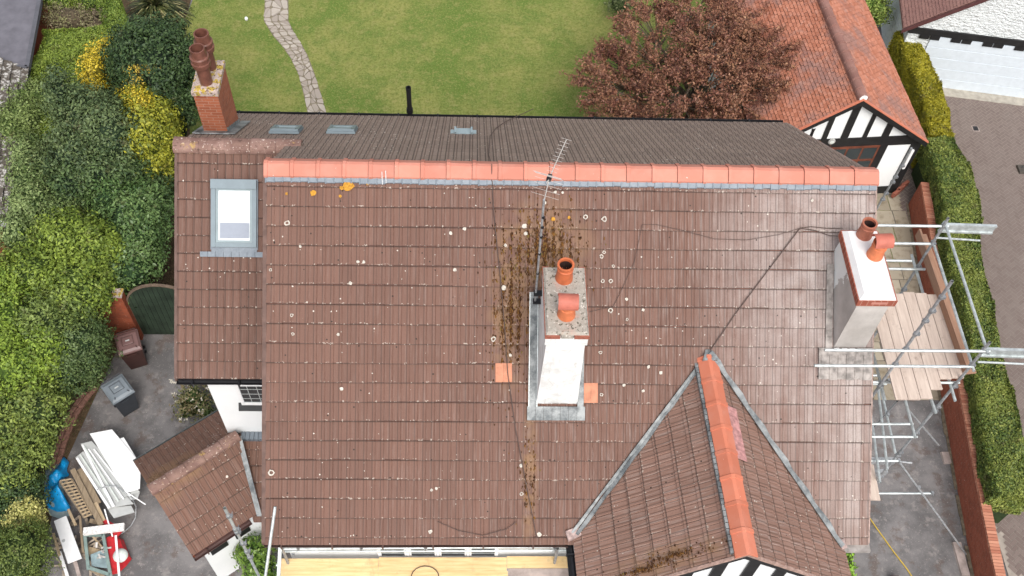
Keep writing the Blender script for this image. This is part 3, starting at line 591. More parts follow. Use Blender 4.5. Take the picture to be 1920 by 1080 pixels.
# small roof vent tile with side upstands
mb = MB(); c = RR(869, 250, .03)
for sx in (-.17, .17): mb.box(c.x+sx-.02, c.x+sx+.02, c.y-.06, c.y+.10, c.z-.08, c.z+.1)
mb.box(c.x-.15, c.x+.15, c.y-.06, c.y+.1, c.z-.08, c.z+.05); mb.box(c.x-.27, c.x-.19, c.y-.04, c.y+.06, c.z-.06, c.z+.045); mb.box(c.x+.19, c.x+.27, c.y-.04, c.y+.06, c.z-.06, c.z+.045)
mb.build('roof_vent', m_frame_w, roof, bevel=.006)
# soil pipe at the back gutter
p = G(769, 222, ZB-.15); top = 7.12; mb = MB()
mb.lathe((p.x, YB+.16, 5.4), [(.0, 0), (.055, 0), (.055, top-5.4), (.062, top-5.4), (.062, top-5.33), (.048, top-5.33), (.046, top-5.6), (0, top-5.6)], 14)
mb.lathe((p.x, YB+.16, 6.42), [(.056, 0), (.075, 0), (.075, .12), (.056, .12)], 14); mb.build('vent_pipe', m_black, house, smooth=False)
# white wall of the wing: casement window
def casement(x0, x1, z0, z1, y, parent, n=1, m_f=m_upvc, sill=True, lead=2):
    fr = MB(); t = .05
    fr.box(x0, x1, y-.06, y-.001, z0, z0+t); fr.box(x0, x1, y-.06, y-.001, z1-t, z1)
    W_ = (x1-x0)/n
    for i in range(n+1): fr.box(x0+i*W_-(t/2 if 0 < i < n else 0 if i == 0 else t), x0+i*W_+(t/2 if 0 < i < n else t if i == 0 else 0), y-.06, y-.001, z0+t, z1-t)
    o = fr.build('window', m_f, parent, bevel=.004)
    for i in range(n):
        a_, b_ = x0+i*W_+t*.6, x0+(i+1)*W_-t*.6; g = MB(); g.box(a_, b_, y-.035, y-.02, z0+t, z1-t); g.build('glass', m_glass, o)
        c_ = MB()
        s_ = .035
        c_.box(a_, a_+s_, y-.055, y-.036, z0+t, z1-t); c_.box(b_-s_, b_, y-.055, y-.036, z0+t, z1-t); c_.box(a_+s_, b_-s_, y-.055, y-.036, z0+t, z0+t+s_); c_.box(a_+s_, b_-s_, y-.055, y-.036, z1-t-s_, z1-t); c_.build('sash', m_f, o)
        l_ = MB()
        for k in range(1, lead+1):
            xx = a_+(b_-a_)*k/(lead+1); l_.box(xx-.006, xx+.006, y-.042, y-.0355, z0+t+s_, z1-t-s_)
        for k in (1, 2, 3): zz = z0+t+(z1-z0-2*t)*k/4; l_.box(a_, b_, y-.0425, y-.036, zz-.006, zz+.006)
        l_.build('glazing_bar', plain('pale_glazing_bar', (.42, .43, .42), .5), o)
    if sill: q = MB(); q.prism([V(x0-.08, y-.001, z0-.17), V(x0-.08, y-.13, z0-.13), V(x0-.08, y-.001, z0-.0)], (x1-x0+.16, 0, 0)); q.build('sill', m_blackpaint, parent)
    return o
casement(-1.03, .23, 4.55, 5.42, -2.0, house, 2)
casement(1.93, 4.22, 4.16, 5.0, wf, house, 4, lead=0, sill=False)
# ---------------- porch: diagonal tiled roof in the corner of wing and house
d = V(-.795, -.606, 0).normalized(); s_ = V(-d.y, d.x, 0); s_ = s_ if s_.x > 0 else -s_     # d: outwards, s_: towards the right hand eave
zr, ze = 3.4, 2.42; rp = V(-2.92, -3.42, zr); hw = 1.33
sl = V(s_.x*hw, s_.y*hw, ze-zr); slL = sl.length; Dr = sl.normalized(); Dl = V(-s_.x*hw, -s_.y*hw, ze-zr).normalized()
porch_len = 2.75
mb = MB(); start = rp-d*porch_len
vp, vq = G(448, 820, 3.35), G(487, 970, 2.45)      # valley
vn = (vq-vp).cross(V(0, 0, 1)).normalized(); vn = vn if vn.x > 0 else -vn
wallcut = [(V(0, -2.02, 0), V(0, 1, 0))]
left_side = []
tiles(mb, rp, -d, Dr, porch_len, slL, clip=wallcut+[(vp, vn), (rp-d*2.06, -d)], sag=.004)
proof = mb.build('porch_roof', m_tile_porch, house, recalc=False)
mb = MB(); tiles(mb, rp, -d, Dl, porch_len, slL, clip=[(V(0, -2.02, 0), V(.0, 1, 0)), (rp-d*2.06, -d)], sag=.004)
mb2 = MB(); tiles(mb2, rp, -d, Dl, porch_len+1.2, slL, clip=[(V(-1.6, 0, 0), V(1, 0, 0)), (V(0, -2.02, 0), V(0, -1, 0))], sag=.004)
b = len(mb.v); mb.v += mb2.v; mb.f += [tuple(k+b for k in f) for f in mb2.f]; mb.uv += mb2.uv
mb.build('porch_slope', m_tile_porch, proof, recalc=False)
def pth(k, w_, o): return rp-d*k+V(s_.x*hw*w_, s_.y*hw*w_, (ze-zr)*abs(w_))+V(0, 0, o)
for w_ in (1, -1):
    q = MB(); L1 = 1.75 if w_ > 0 else 1.35; q.prism([pth(.02, 0, -.05), pth(L1, 0, -.05), pth(L1 if w_ < 0 else 1.2, w_*.97, -.05), pth(.02, w_*.97, -.05)], (0, 0, -.07)); q.build('roof_underlay', m_woodbrown, proof)
q = MB()
for w_ in (1, -1): q.prism([pth(.0, 0, .0), pth(.0, w_, .0), pth(.0, w_, -.12), pth(.0, 0, -.16)], -d*.05)
q.build('verge', m_woodbrown, proof)
ridge_run(rp+d*.03+V(0, 0, .0), V(-1.30, -2.17, zr+.02), .13, .095, m_ridge_old, 'ridge_tiles', proof, rnd=True, old=True, lift=-.02)
gutter(pth(0, -1.03, -.04), pth(2.6, -1.03, -.04), 'gutter', proof, plain('grey_gutter', (.10, .11, .11), .5))
# lean-to beside it
lt0, lt1 = V(-1.35, -2.03, 3.2), V(.24, -2.03, 3.2); le = V(0, -1.68, -.86)
mb = MB(); tiles(mb, lt0, (1, 0, 0), le, 1.59, le.length, clip=[(vp+V(-.16, 0, 0), -vn)], sag=.003)
mb.build('lean_to_roof', m_tile_porch, proof, recalc=False)
q = MB(); q.prism([lt0+V(.3, 0, -.03), lt1+V(0, 0, -.03), lt1+le+V(0, .05, -.03), lt0+le+V(.6, .05, -.03)], (0, 0, -.08)); q.build('roof_underlay', m_woodbrown, proof)
q = MB(); x = -1.28
while x < .1: q.box(x, x+.085, -2.19, -2.005, 3.14, 3.235+random.uniform(0, .008)); x += .095
q.build('flashing', m_bluelead, proof, bevel=.01)
q = MB(); vv = (vq-vp); q.prism([vp+V(-.05, 0, .02), vp+V(.06, 0, .03), vq+V(.06, 0, .06), vq+V(-.05, 0, .05)], (0, 0, .02)); q.build('valley_flashing', m_lead, proof)
gutter(pth(0, 1.03, -.05), pth(1.35, 1.03, -.05), 'gutter', proof, plain('brown_gutter_small', (.08, .04, .035), .5))
# porch walls
q = MB(); ins = .16
A_, B_ = pth(.22, .86, 0), pth(.22, -.86, 0); C_ = pth(1.55, .86, 0); D_ = pth(2.1, -.86, 0)
pts = [V(A_.x, A_.y, 0), V(B_.x, B_.y, 0), V(-1.9, -1.2, 0), V(-1.58, -2.0, 0), V(.25, -2.0, 0), V(.25, -3.5, 0), V(C_.x, C_.y, 0)]
q.prism(pts, (0, 0, 2.42)); q.prism([pth(.22, .86, -.12), pth(.22, 0, -.16), pth(.22, -.86, -.12), V(B_.x, B_.y, 2.3), V(A_.x, A_.y, 2.3)], -d*.1); q.build('porch_wall', m_white, house)
for k0, k1 in ((.35, .75), (.95, 1.3)):           # dark windows under the porch eave
    a_, b_ = pth(k0, .86, 0), pth(k1, .86, 0); n_ = V(s_.x, s_.y, 0); q = MB(); q.prism([V(a_.x, a_.y, 1.5), V(b_.x, b_.y, 1.5), V(b_.x, b_.y, 2.36), V(a_.x, a_.y, 2.36)], n_*.03); q.build('porch_window', m_blackpaint, house)
# plinth slab in front of the porch wall
# ---------------- front gable
GX, GZ = 7.97, 7.66; GY = -6.3; GHW = 2.47; GZE = 5.66
sg = math.atan2(GZ-GZE, GHW); cg, sn = math.cos(sg), math.sin(sg); Lg = GHW/cg
apex = V(GX-.04, -2.6, GZ); front_n = V(0, -TP, 1)
cut = [(V(0, 0, H-.03), front_n*-1)]               # keep what stands above the front slope
groof = None
gdir = (V(8.10, -6.3, GZ)-V(7.93, -2.66, GZ)).normalized(); gs = V(-gdir.y, gdir.x, 0)      # gs points to the right (east)
g0 = V(7.93, -2.66, GZ)-gdir*.1
def gclip(mb_):
    return mb_
for sgn in (-1, 1):
    hw_ = GHW if sgn < 0 else 2.31; D_ = (gs*sgn*hw_+V(0, 0, GZE-GZ)).normalized(); mb = MB()
    tiles(mb, g0, gdir, D_, 3.78, Lg+.03, gauge=.335 if sgn < 0 else .345, u0=3*sgn, clip=[(V(0, 0, H-.06), V(0, TP, -1))], sag=.01)
    o = mb.build('gable_roof' if sgn < 0 else 'gable_slope', m_tile_gable, house if sgn < 0 else groof, recalc=False); groof = groof or o
    q = MB(); e = gs*sgn*hw_+V(0, 0, GZE-GZ); n_ = V(0, 0, -.05); a0, a1 = g0+gdir*.3, g0+gdir*3.76
    q.prism([a0+n_, a1+n_, a1+e*.985+n_, a0+gdir*2.3+e*.985+n_], (0, 0, -.09)); q.build('roof_underlay', m_blackpaint, groof)
    q = MB(); q.prism([a1+V(0, 0, -.05), a1+e*1.01+V(0, 0, -.05), a1+e*1.01+V(0, 0, -.17), a1+V(0, 0, -.2)], gdir*.03); q.build('bargeboard', m_blackpaint, groof)
    q = MB(); q.prism([a1+V(0, 0, .03), a1+e*1.01+V(0, 0, .03), a1+e*1.01+V(0, 0, -.04), a1+V(0, 0, -.04)], gdir*.045); q.build('verge', plain('pinkish_verge_mortar', (.36, .24, .20), .9, var=.3, sc=12), groof)
ridge_run(g0+gdir*.12+V(0, 0, .05), g0+gdir*3.82+V(0, 0, .05), .185, .125, m_ridge_g, 'ridge_tiles', groof, lift=.03)
# mortar line beside the gable ridge
q = MB(); p0 = g0+gdir*.25-gs*.215+V(0, 0, -.10)
for k in range(34): a_ = p0+gdir*(k*.104); q.slab(a_+V(0, 0, random.uniform(-.004, .006)), gdir*.046, gs*.026, V(0, 0, .035))
q.build('ridge_mortar', m_lead, groof)
# pink washed tiles beside the ridge
q = MB(); D_ = (gs*GHW+V(0, 0, GZE-GZ)).normalized(); N_ = gdir.cross(D_); N_ = N_ if N_.z > 0 else -N_
for k in range(11):
    a_ = g0+gdir*(1.05+k*.093)+D_*.22+N_*.036; q.prism([a_, a_+gdir*.088, a_+gdir*.088+D_*.27, a_+D_*.27], N_*.004)
q.build('replacement_tile', plain('pink_washed_tile', (.46, .235, .225), .85, var=.3, sc=10), groof)
moss([(7.1, -6.08, .75, .14, 1), (6.6, -6.2, .5, .06, 1)], lambda x, y: V(x, y, GZ-(8.06-x)*(GZ-GZE)/GHW+.045) if x < 8.0 else V(7.9, y, GZ-.1), groof, (170, 170), m_moss, 0)
# valleys
def strip(pts, w0, w1, up, mat, name, parent, h=.02, jitter=.0):
    q = MB()
    for i in range(len(pts)-1):
        a_, b_ = pts[i], pts[i+1]; t = (b_-a_).normalized(); n_ = Vector(up).normalized(); s2 = t.cross(n_).normalized()
        j0, j1 = (math.sin(i*2.1)*jitter, math.sin((i+1)*2.1)*jitter)
        q.hexa([a_-s2*(w0+j0), a_+s2*w1, b_+s2*w1, b_-s2*(w0+j1)], [a_-s2*(w0+j0)+n_*h, a_+s2*w1+n_*h, b_+s2*w1+n_*h, b_-s2*(w0+j1)+n_*h])
    return q.build(name, mat, parent)
nF = V(0, -SP, CP)
ap = FR(1328, 662, .055); vL = FR(1070, 1003, .055); vR = FR(1577, 1026, .055)
def div(a_, b_, n): return [a_.lerp(b_, i/n) for i in range(n+1)]
strip(div(ap, vL, 14), .02, .03, nF, m_lead, 'valley_flashing', groof, .02, .012)
strip(div(ap+V(.05, 0, .0), vL+V(.13, .0, .0), 14), .02, .045, (-.45, -.35, .8), m_lead, 'valley_flashing', groof, .035, .01)
strip(div(ap+V(.02, 0, .03), vR+V(.0, 0, .05), 18), .055, .04, (.25, -.45, .8), m_lead, 'valley_flashing', groof, .03, .02)
q = MB(); q.hexa([ap+V(-.12, -.14, -.08), ap+V(.14, -.14, -.08), ap+V(.05, .04, .0), ap+V(-.05, .04, 0)], [ap+V(-.12, -.16, .02), ap+V(.14, -.16, .02), ap+V(.05, .05, .04), ap+V(-.05, .05, .04)]); q.build('valley_flashing', m_lead, groof, bevel=.02)
for p_ in (vL+V(.05, .02, .0), vR+V(-.03, .02, .0)): q = MB(); q.slab(p_, V(.12, .05, 0), V(-.03, .07, .04), V(0, 0, .035)); q.build('valley_mortar', plain('valley_cement', (.36, .27, .25), .9, var=.35, sc=14), groof, bevel=.02)
# gable eave gutters
gutter(V(5.47, -5.3, GZE-.05), V(5.53, -6.4, GZE-.05), 'gutter', groof)
gutter(V(10.36, -5.45, GZE-.06), V(10.44, -6.4, GZE-.06), 'gutter', groof)
# half timbered gable face
yf = -6.17
q = MB(); q.prism([V(5.75, yf, 5.3), V(10.2, yf, 5.3), V(10.2, yf, 5.75), V(8.09, yf, 7.46), V(5.75, yf, 5.75)], (0, .12, 0)); q.build('gable_wall', m_white, house)
q = MB(); q.prism([V(x, yf-.03, 5.3) for x in ()] or [V(5.75, yf-.03, 5.3), V(10.2, yf-.03, 5.3), V(10.2, yf-.03, 5.55), V(5.75, yf-.03, 5.55)], (0, .025, 0)); 
for x in (6.25, 6.8, 7.3, 7.8, 8.35, 8.9, 9.45):
    zt = 7.46-abs(x+.08-8.09)*.81; q.box(x-.0, x+.2, yf-.035, yf-.001, 5.55, zt)
q.build('timber', m_blackpaint, house)
q = MB()
for sgn in (-1, 1): e = V(sgn*2.2, 0, -1.78); q.prism([V(8.09, yf-.04, 7.52), V(8.09, yf-.04, 7.52)+e, V(8.09, yf-.04, 7.36)+e, V(8.09, yf-.04, 7.36)], (0, .035, 0))
q.build('timber', m_blackpaint, house)
# ================================================================== CHIMNEYS
def pot(base, r, h, parent, mat, cowl=False, rim=None, collar=False, lean=None):
    o_ = MB()
    if collar:
        o_.lathe(base, [(r*.80, -.06), (r*.82, h*.5), (r*1.12, h*.52), (r*1.2, h*.60), (r*1.2, h*.64), (r*1.08, h*.65), (r*1.08, h*.73), (r*1.18, h*.74), (r*1.18, h*.78), (r*1.02, h*.80), (r*.94, h*.88), (r*.94, h), (r*.78, h), (r*.74, h-.25), (0, h-.25)], 20)
    else:
        o_.lathe(base, [(r*1.18, -.06), (r*1.12, h*.12), (r*.98, h*.55), (r*.97, h*.66), (r*1.06, h*.67), (r*1.06, h*.72), (r*.97, h*.74), (r*.96, h*.86), (r*1.08, h*.88), (r*1.1, h), (r*.84, h), (r*.78, h-.28), (0, h-.28)], 24)
    p = o_.build('chimney_pot', mat, parent, smooth=True)
    md = p.modifiers.new('edge', 'EDGE_SPLIT'); md.split_angle = R(40)
    s2 = MB(); s2.lathe(Vector(base)+V(0, 0, h-.24), [(0, 0), (r*.79, 0), (r*.80, .19)], 20); s2.build('flue', m_soot, p)
    if cowl:      # half-round hood across the top, open at both ends
        q = MB(); n_ = 14; L_ = r*1.25; rr = r*1.12; ax = V(1, 0, 0) if lean is None else Vector(lean).normalized(); sd_ = V(-ax.y, ax.x, 0); c = Vector(base)+V(0, 0, h+.02)
        rows = []
        for e in (-1, 1):
            for k_ in (1., .88):
                rows.append([c+ax*(e*L_)+sd_*(math.cos(math.pi*i/n_*1.0)*rr*k_)+V(0, 0, math.sin(math.pi*i/n_)*rr*k_*1.05) for i in range(n_+1)])
        o0, i0, o1, i1 = rows[0], rows[1], rows[2], rows[3]
        for i in range(n_): q.quad(o0[i], o0[i+1], o1[i+1], o1[i]); q.quad(i0[i], i0[i+1], i1[i+1], i1[i]); q.quad(o0[i], o0[i+1], i0[i+1], i0[i]); q.quad(o1[i], o1[i+1], i1[i+1], i1[i])
        for i in (0, n_): q.quad(o0[i], o1[i], i1[i], i0[i])
        q.build('cowl', m_cowl, p, smooth=False)
    return p
# --- middle stack, white render with a cement top
st = MB(); x0, x1, y0, y1 = 4.86, 5.56, -3.37, -2.03
a_ = [V(x0-.02, y0, 6.9), V(x1+.03, y0, 6.9), V(x1+.03, y1+.05, 6.9), V(x0-.02, y1+.05, 6.9)]; b_ = [V(x0+.03, y0+.03, 9.0), V(x1-.03, y0+.03, 9.0), V(x1-.03, y1, 9.0), V(x0+.03, y1, 9.0)]
st.hexa(a_, b_); zb = 9.0
for dz, o_ in ((.14, .0), (.24, .028)): st.box(x0+.03-o_, x1-.03+o_, y0+.03-o_, y1+o_, zb+.001, zb+dz); zb += dz
ch = st.build('chimney_stack', m_render, house, bevel=.008)
st = MB()
for k in range(3):
    for (u0, u1) in ((0, .23), (.235, .46), (.465, .705)):
        pass
st.box(x0-.01, x0+.235, y0-.03, y0+.09, 9.382, 9.45); st.box(x1-.235, x1+.01, y0-.03, y0+.09, 9.382, 9.45)
st.box(x0-.01, x0+.09, y0+.095, y1+.02, 9.382, 9.45); st.box(x1-.09, x1+.01, y0+.095, y1+.02, 9.382, 9.45); st.build('brick_course', m_brick_loose, ch, bevel=.006)
st = MB(); st.box(x0+.25, x1-.25, y0-.02, y0+.08, 9.383, 9.448); st.box(x0+.0, x1-.0, y0-.0, y1, 9.451, 9.50, .035); st.build('flaunching', m_cement, ch, bevel=.02)
pot((5.2, -2.28, 9.52), .128, .37, ch, plain('orange_terracotta_pot', (.50, .13, .05), .5, var=.15, sc=9))
pot((5.205, -3.0, 9.52), .13, .30, ch, m_pot, cowl=True, lean=(1, -.03, 0))
fl = MB()
def onf(x, y, h): return V(x, y, H+TP*y)+V(0, -SP, CP)*h
def flat(m_, x0, x1, y0, y1, h=.04, t=.02):
    m_.hexa([onf(x0, y0, h), onf(x1, y0, h), onf(x1, y1, h), onf(x0, y1, h)], [onf(x0, y0, h+t), onf(x1, y0, h+t), onf(x1, y1, h+t), onf(x0, y1, h+t)])
flat(fl, 4.70, 4.85, -3.40, -1.75, .045); flat(fl, 5.58, 5.69, -3.40, -1.9, .045)
x = 4.68
while x < 5.66: flat(fl, x, x+.145, -3.60, -3.40, .042, .022); x += .149
fl.build('flashing', m_lead, ch, bevel=.006)
fl = MB(); flat(fl, 4.70, 4.712, -3.40, -1.75, .066, .012); flat(fl, 4.846, 4.858, -3.4, -1.9, .06, .03); fl.build('flashing_edge', m_galv, ch)
# --- right stack, patched render, white top
st = MB(); x0, x1, y0, y1 = 10.19, 10.80, -2.55, -1.12
a_ = [V(x0+.04, y0+.02, 7.4), V(x1+.02, y0+.02, 7.4), V(x1+.02, y1+.1, 7.4), V(x0-.0, y1+.1, 7.4)]; b_ = [V(x0+.03, y0+.03, 9.12), V(x1-.03, y0+.03, 9.12), V(x1-.03, y1, 9.12), V(x0+.03, y1, 9.12)]
st.hexa(a_, b_); st.box(x0+.01, x1-.01, y0+.01, y1+.02, 9.121, 9.19)
ch = st.build('chimney_stack', m_stain, house, bevel=.006)
st = MB(); st.box(x0-.03, x1+.03, y0-.03, y1+.05, 9.191, 9.345); st.build('brick_course', brick_mat('brick_band', (.28, .075, .045), (.34, .10, .065), (.42, .25, .19), bw=.11, bh=.2, dirt=.2), ch, bevel=.004)
st = MB(); st.box(x0+.21, x1-.12, y0-.032, y0-.02, 9.25, 9.315); st.build('pale_brick', plain('pale_brick', (.50, .22, .17), .8), ch)
st = MB(); st.box(x0-.01, x1+.01, y0-.01, y1+.03, 9.346, 9.44, .07); st.build('flaunching', m_whitecap, ch, bevel=.03)
mp = plain('dusky_terracotta_pot', (.36, .125, .075), .55, var=.15, sc=9)
pb = G(1620, 440, 9.45); pot((pb.x, pb.y, 9.44), .122, .34, ch, mp)
pb = G(1640, 478, 9.45); pot((pb.x, pb.y, 9.44), .125, .36, ch, m_pot, cowl=True, lean=(1, .06, 0))
fl = MB(); flat(fl, x0-.12, x0+.0, -2.60, -1.3, .036, .010); flat(fl, x0-.24, XR-.02, -2.98, -2.52, .04, .018)
for k in range(6): flat(fl, x0-.2+k*.155, x0-.06+k*.155, -2.96-.03*(k % 2), -2.62, .058, .01)
fl.build('flashing', plain('lime_washed_lead', (.30, .27, .25), .8, var=.4, sc=7), ch, bevel=.01)
st = MB(); q0 = FR(1568, 652, .09); q1 = FR(1612, 653, .09); 
for k in range(4): st.slab(q0.lerp(q1, k/3)+V(.0, -.03, .0), V(.045, 0, 0), V(0, .018, .012), V(0, -.01, .012))
st.build('mortar_lump', m_whitecap, ch, bevel=.01)
# --- left stack, orange brick with tall pots
x0, x1, y0, y1 = -1.82, -1.34, 2.46, 3.34
st = MB(); st.box(x0+.005, x1-.005, y0, y1, 6.8, 8.86); ch = st.build('chimney_stack', m_brick, house, bevel=.004)
st = MB(); st.box(x0-.02, x1+.02, y0-.02, y1+.02, 8.861, 8.96); st.box(x0-.0, x1+.0, y0+.0, y1, 8.961, 8.99, .05); st.build('flaunching', m_lichcem, ch, bevel=.015)
pot((-1.57, 2.70, 8.98), .155, .88, ch, m_pot_rust, collar=True); pot((-1.56, 3.12, 8.98), .155, .88, ch, m_pot_rust, collar=True)
fl = MB()
def bk(x, y, h): return V(x, y, H-TP*y)+V(0, SP, CP)*h
def flatb(m_, x0, x1, y0, y1, h=.04, t=.02): m_.hexa([bk(x0, y0, h), bk(x1, y0, h), bk(x1, y1, h), bk(x0, y1, h)], [bk(x0, y0, h+t), bk(x1, y0, h+t), bk(x1, y1, h+t), bk(x0, y1, h+t)])
for k in range(5): flatb(fl, x0-.12+k*.14, x0+.015+k*.14, y0-.24, y0+.0, .045, .02)
flatb(fl, x1+.01, x1+.2, y0-.22, y1+.1, .045, .02); flatb(fl, x0-.18, x0-.01, y0-.2, y1, .045, .02)
for k in range(6): yy = y0+k*.15; fl.hexa([V(x1+.002, yy, H-TP*yy-.02), V(x1+.016, yy, H-TP*yy-.02), V(x1+.016, yy+.14, H-TP*yy-.1), V(x1+.002, yy+.14, H-TP*yy-.1)], [V(x1+.002, yy, H-TP*yy+.18), V(x1+.016, yy, H-TP*yy+.18), V(x1+.016, yy+.14, H-TP*yy+.06), V(x1+.002, yy+.14, H-TP*yy+.06)])
fl.build('flashing', m_lead, ch, bevel=.006)
# ================================================================== AERIAL AND CABLES
ab = V(4.78, -2.09, 8.45); at = V(4.76, -2.05, 11.25)
aer = thing('tv_aerial', ab, 'grey mast with a many-pronged television aerial fixed beside the middle white chimney', 'aerial')
q = MB(); q.tube([ab, at], .019, 10); q.build('mast', m_galv_dull, aer)
for z in (9.35, 9.9, 10.35, 10.6, 10.85): q = MB(); q.tube([V(ab.x-.004, ab.y+.01, z-.015), V(ab.x-.004, ab.y+.01, z+.015)], .025, 10); q.build('clip', m_black, aer)
for z in (8.5, 8.75): q = MB(); q.box(ab.x-.04, 4.9, ab.y-.05, ab.y+.05, z, z+.04); q.build('bracket', m_black, aer)
bz = 11.15; b0 = G(1030, 333, bz); b1 = G(1062, 262, bz); bd = (b1-b0).normalized(); bs = V(bd.y, -bd.x, 0)
q = MB(); q.tube([at-V(0, 0, .08), b0], .009, 6); q.tube([b0-bd*.12, b1], .008, 6); q.build('boom', m_alu, aer)
for k in range(10):
    c = b0.lerp(b1, .14+.095*k); q = MB(); q.tube([c-bs*.085+V(0, 0, .016), c+bs*.085+V(0, 0, .016)], .0032, 5); q.build('element', m_alu, aer)
q = MB()
for k in range(4):
    for sg_ in (-1, 1):
        c = b0-bd*.02+V(0, 0, sg_*(.045+.07*k))-bd*(.05*k); q.tube([c-bs*.23, c+bs*.23], .0032, 5)
q.build('reflector', m_alu, aer)
q = MB(); q.slab(b0+V(.0, 0, .0), bd*.05, bs*.035, V(0, 0, .035)); q.build('junction_box', m_black, aer, bevel=.008)
def cable(pts, label, r=.008, o=.055, group=None, mat=None):
    q = MB(); q.tube([p for p in pts], r, 6); c = q.build('cable', mat or m_cable); tag(c, label, 'cable', group); return c
def fr_(*L): return [FR(x, y, .065) for x, y in L]
cable(fr_((923, 339), (926, 400), (931, 450), (938, 520), (946, 610), (952, 700), (966, 800), (985, 900), (1000, 975), (1006, 1008)), 'dark cable running down the brown tiles left of the middle chimney')
cable([RR(x, y, .07) for x, y in ((1000, 204), (948, 228), (930, 240), (919, 255), (916, 290), (921, 305))]+[V(RR(921, 305).x, .0, H+.14)]+fr_((922, 340)), 'thin dark cable crossing the grey rear tiles and over the terracotta ridge')
cable(fr_((1330, 660), (1380, 587), (1440, 507), (1500, 428)), 'dark cable climbing straight from the tip of the front gable', .010)
cable(fr_((1500, 428), (1528, 432), (1556, 442), (1578, 443)), 'short dark cable reaching the right white topped chimney')
cable(fr_((1500, 428), (1520, 425), (1550, 428), (1580, 428)), 'straight dark wire just above the short cable at the right chimney', .008)
cable(fr_((1500, 428), (1460, 440), (1400, 450), (1340, 448), (1280, 432), (1230, 421), (1204, 421), (1190, 490), (1165, 545), (1150, 574), (1105, 585)), 'faint looping wire on the tiles between the middle chimney and the right chimney', .005)
cable(fr_((820, 978), (860, 995), (905, 1004), (950, 992), (968, 978)), 'faint sagging wire low on the brown tiles above the front gutter', .006)
# ================================================================== SCAFFOLDS
def tube_part(m_list, p, q, parent, name='tube', mat=m_galv, r=.027):
    b = MB(); b.tube([p, q], r, 10, cap=False)
    o = b.build(name, mat, parent); e = MB()
    return o
def coupler(c, parent, ax=V(0, 0, 1)):
    b = MB(); c = Vector(c); b.tube([c-ax*.03, c+ax*.03], .043, 10); sd_ = V(1, 0, 0) if abs(ax.x) < .5 else V(0, 0, 1)
    b.slab(c+sd_*.04, sd_*.03, ax*.028, ax.cross(sd_)*.03); b.tube([c+sd_*.05+ax.cross(sd_)*.0, c+sd_*.05+ax.cross(sd_)*.075], .009, 6); b.build('coupler', m_coupler, parent)
sc = thing('scaffold_tower', (12, -1.6, 0), 'tall galvanised tube scaffold standing at the right gable end round the white topped chimney', 'scaffold')
XI, XO, YS, YN, ZP = 11.16, 12.55, -3.0, -.28, 7.45
stds = {'so': (XO, YS, 8.75), 'si': (XI, YS, 10.55), 'no': (XO, YN, 8.75), 'ni': (XI, YN+.6, 8.4)}
for k, (x, y, z) in stds.items():
    tube_part(None, V(x, y, 0), V(x, y, z), sc, 'standard', m_galv_dull)
rails = [((9.75, YS-.03, 8.5), (XO+.1, YS-.03, 8.5)), ((9.72, YS-.03, 7.97), (XO+.02, YS-.03, 7.97)),
         ((11.05, YN, 8.5), (XO+.1, YN, 8.5)), ((11.05, YN, 7.95), (XO+.05, YN, 7.95)), ((11.05, YN, ZP-.06), (XO-.2, YN, ZP-.06)),
         ((XO+.04, YS-.1, 8.52), (XO+.04, YN+.1, 8.52)), ((XO+.04, YS-.1, 7.93), (XO+.04, YN+.1, 7.93))]
for a_, b_ in rails: tube_part(None, V(*a_), V(*b_), sc, 'rail')
# transoms and ledgers under the boards and at the lower lifts
low = []
for z in (7.25, ):
    low += [((XI-.2, YS+.05, z), (XO+.1, YS+.05, z)), ((XI-.1, YN-.1, z), (XO+.1, YN-.1, z)), ((XI+.04, YS-.3, z-.06), (XI+.04, YN+.4, z-.06)), ((XO-.05, YS-.3, z-.06), (XO-.05, YN+.3, z-.06))]
def gz(px, py, z): return tuple(G(px, py, z))
low += [(gz(1697, 748, 5.9), gz(1716, 820, 5.9)), (gz(1634, 795, 5.5), gz(1712, 795, 5.5)), (gz(1620, 819, 5.2), gz(1720, 819, 5.2)),
        (gz(1645, 715, 4.6), gz(1664, 880, 4.6)), (gz(1630, 752, 4.2), gz(1650, 905, 4.2)), (gz(1648, 712, 3.6), gz(1679, 850, 3.6)),
        (gz(1620, 704, 5.0), gz(1645, 704, 5.0)), (gz(1620, 720, 5.0), gz(1662, 720, 5.0)),
        (gz(1645, 925, 1.6), gz(1747, 925, 1.6)), (gz(1620, 864, 4.1), gz(1684, 864, 4.1)), (gz(1742, 738, 7.2), gz(1755, 775, 7.2))]
for a_, b_ in low: tube_part(None, V(*a_), V(*b_), sc, 'tube')
for a_, b_ in ((G(1684, 863, 3.2), G(1812, 1040, .0)), (G(1700, 765, 5.0), G(1760, 835, 1.5)), (G(1640, 800, 1.5), G(1682, 752, 5)), (G(1684, 865, 3.2), G(1710, 868, 3.2))): tube_part(None, a_, b_, sc, 'brace', m_galv_dull, .022)
for (pa, pb, z) in (((1620, 864), (1678, 864), 3.4), ((1620, 886), (1662, 886), 2.9)):      # flat lattice beams
    p_, q_ = G(*pa, z), G(*pb, z); b = MB(); b.beam(p_, q_, .08, .2); b.build('beam', m_galv_dull, sc)
for (p_, q_) in ((V(XO-.02, YN+.03, 8.42), V(XO+1.02, YN+.0, 8.42)), (V(XO+.02, YS+.0, 8.42), V(XO+1.6, YS-.05, 8.42))):
    b = MB(); b.beam(p_+V(0, 0, .10), q_+V(0, 0, .10), .055, .04); b.beam(p_-V(0, 0, .10), q_-V(0, 0, .10), .055, .04); b.beam(p_, q_, .012, .17); b.build('beam', m_galv, sc, bevel=.006)
    b = MB(); b.tube([p_-V(0, 0.05, .25), q_-V(.15, .02, .32)], .02, 8); b.build('brace', m_galv, sc)
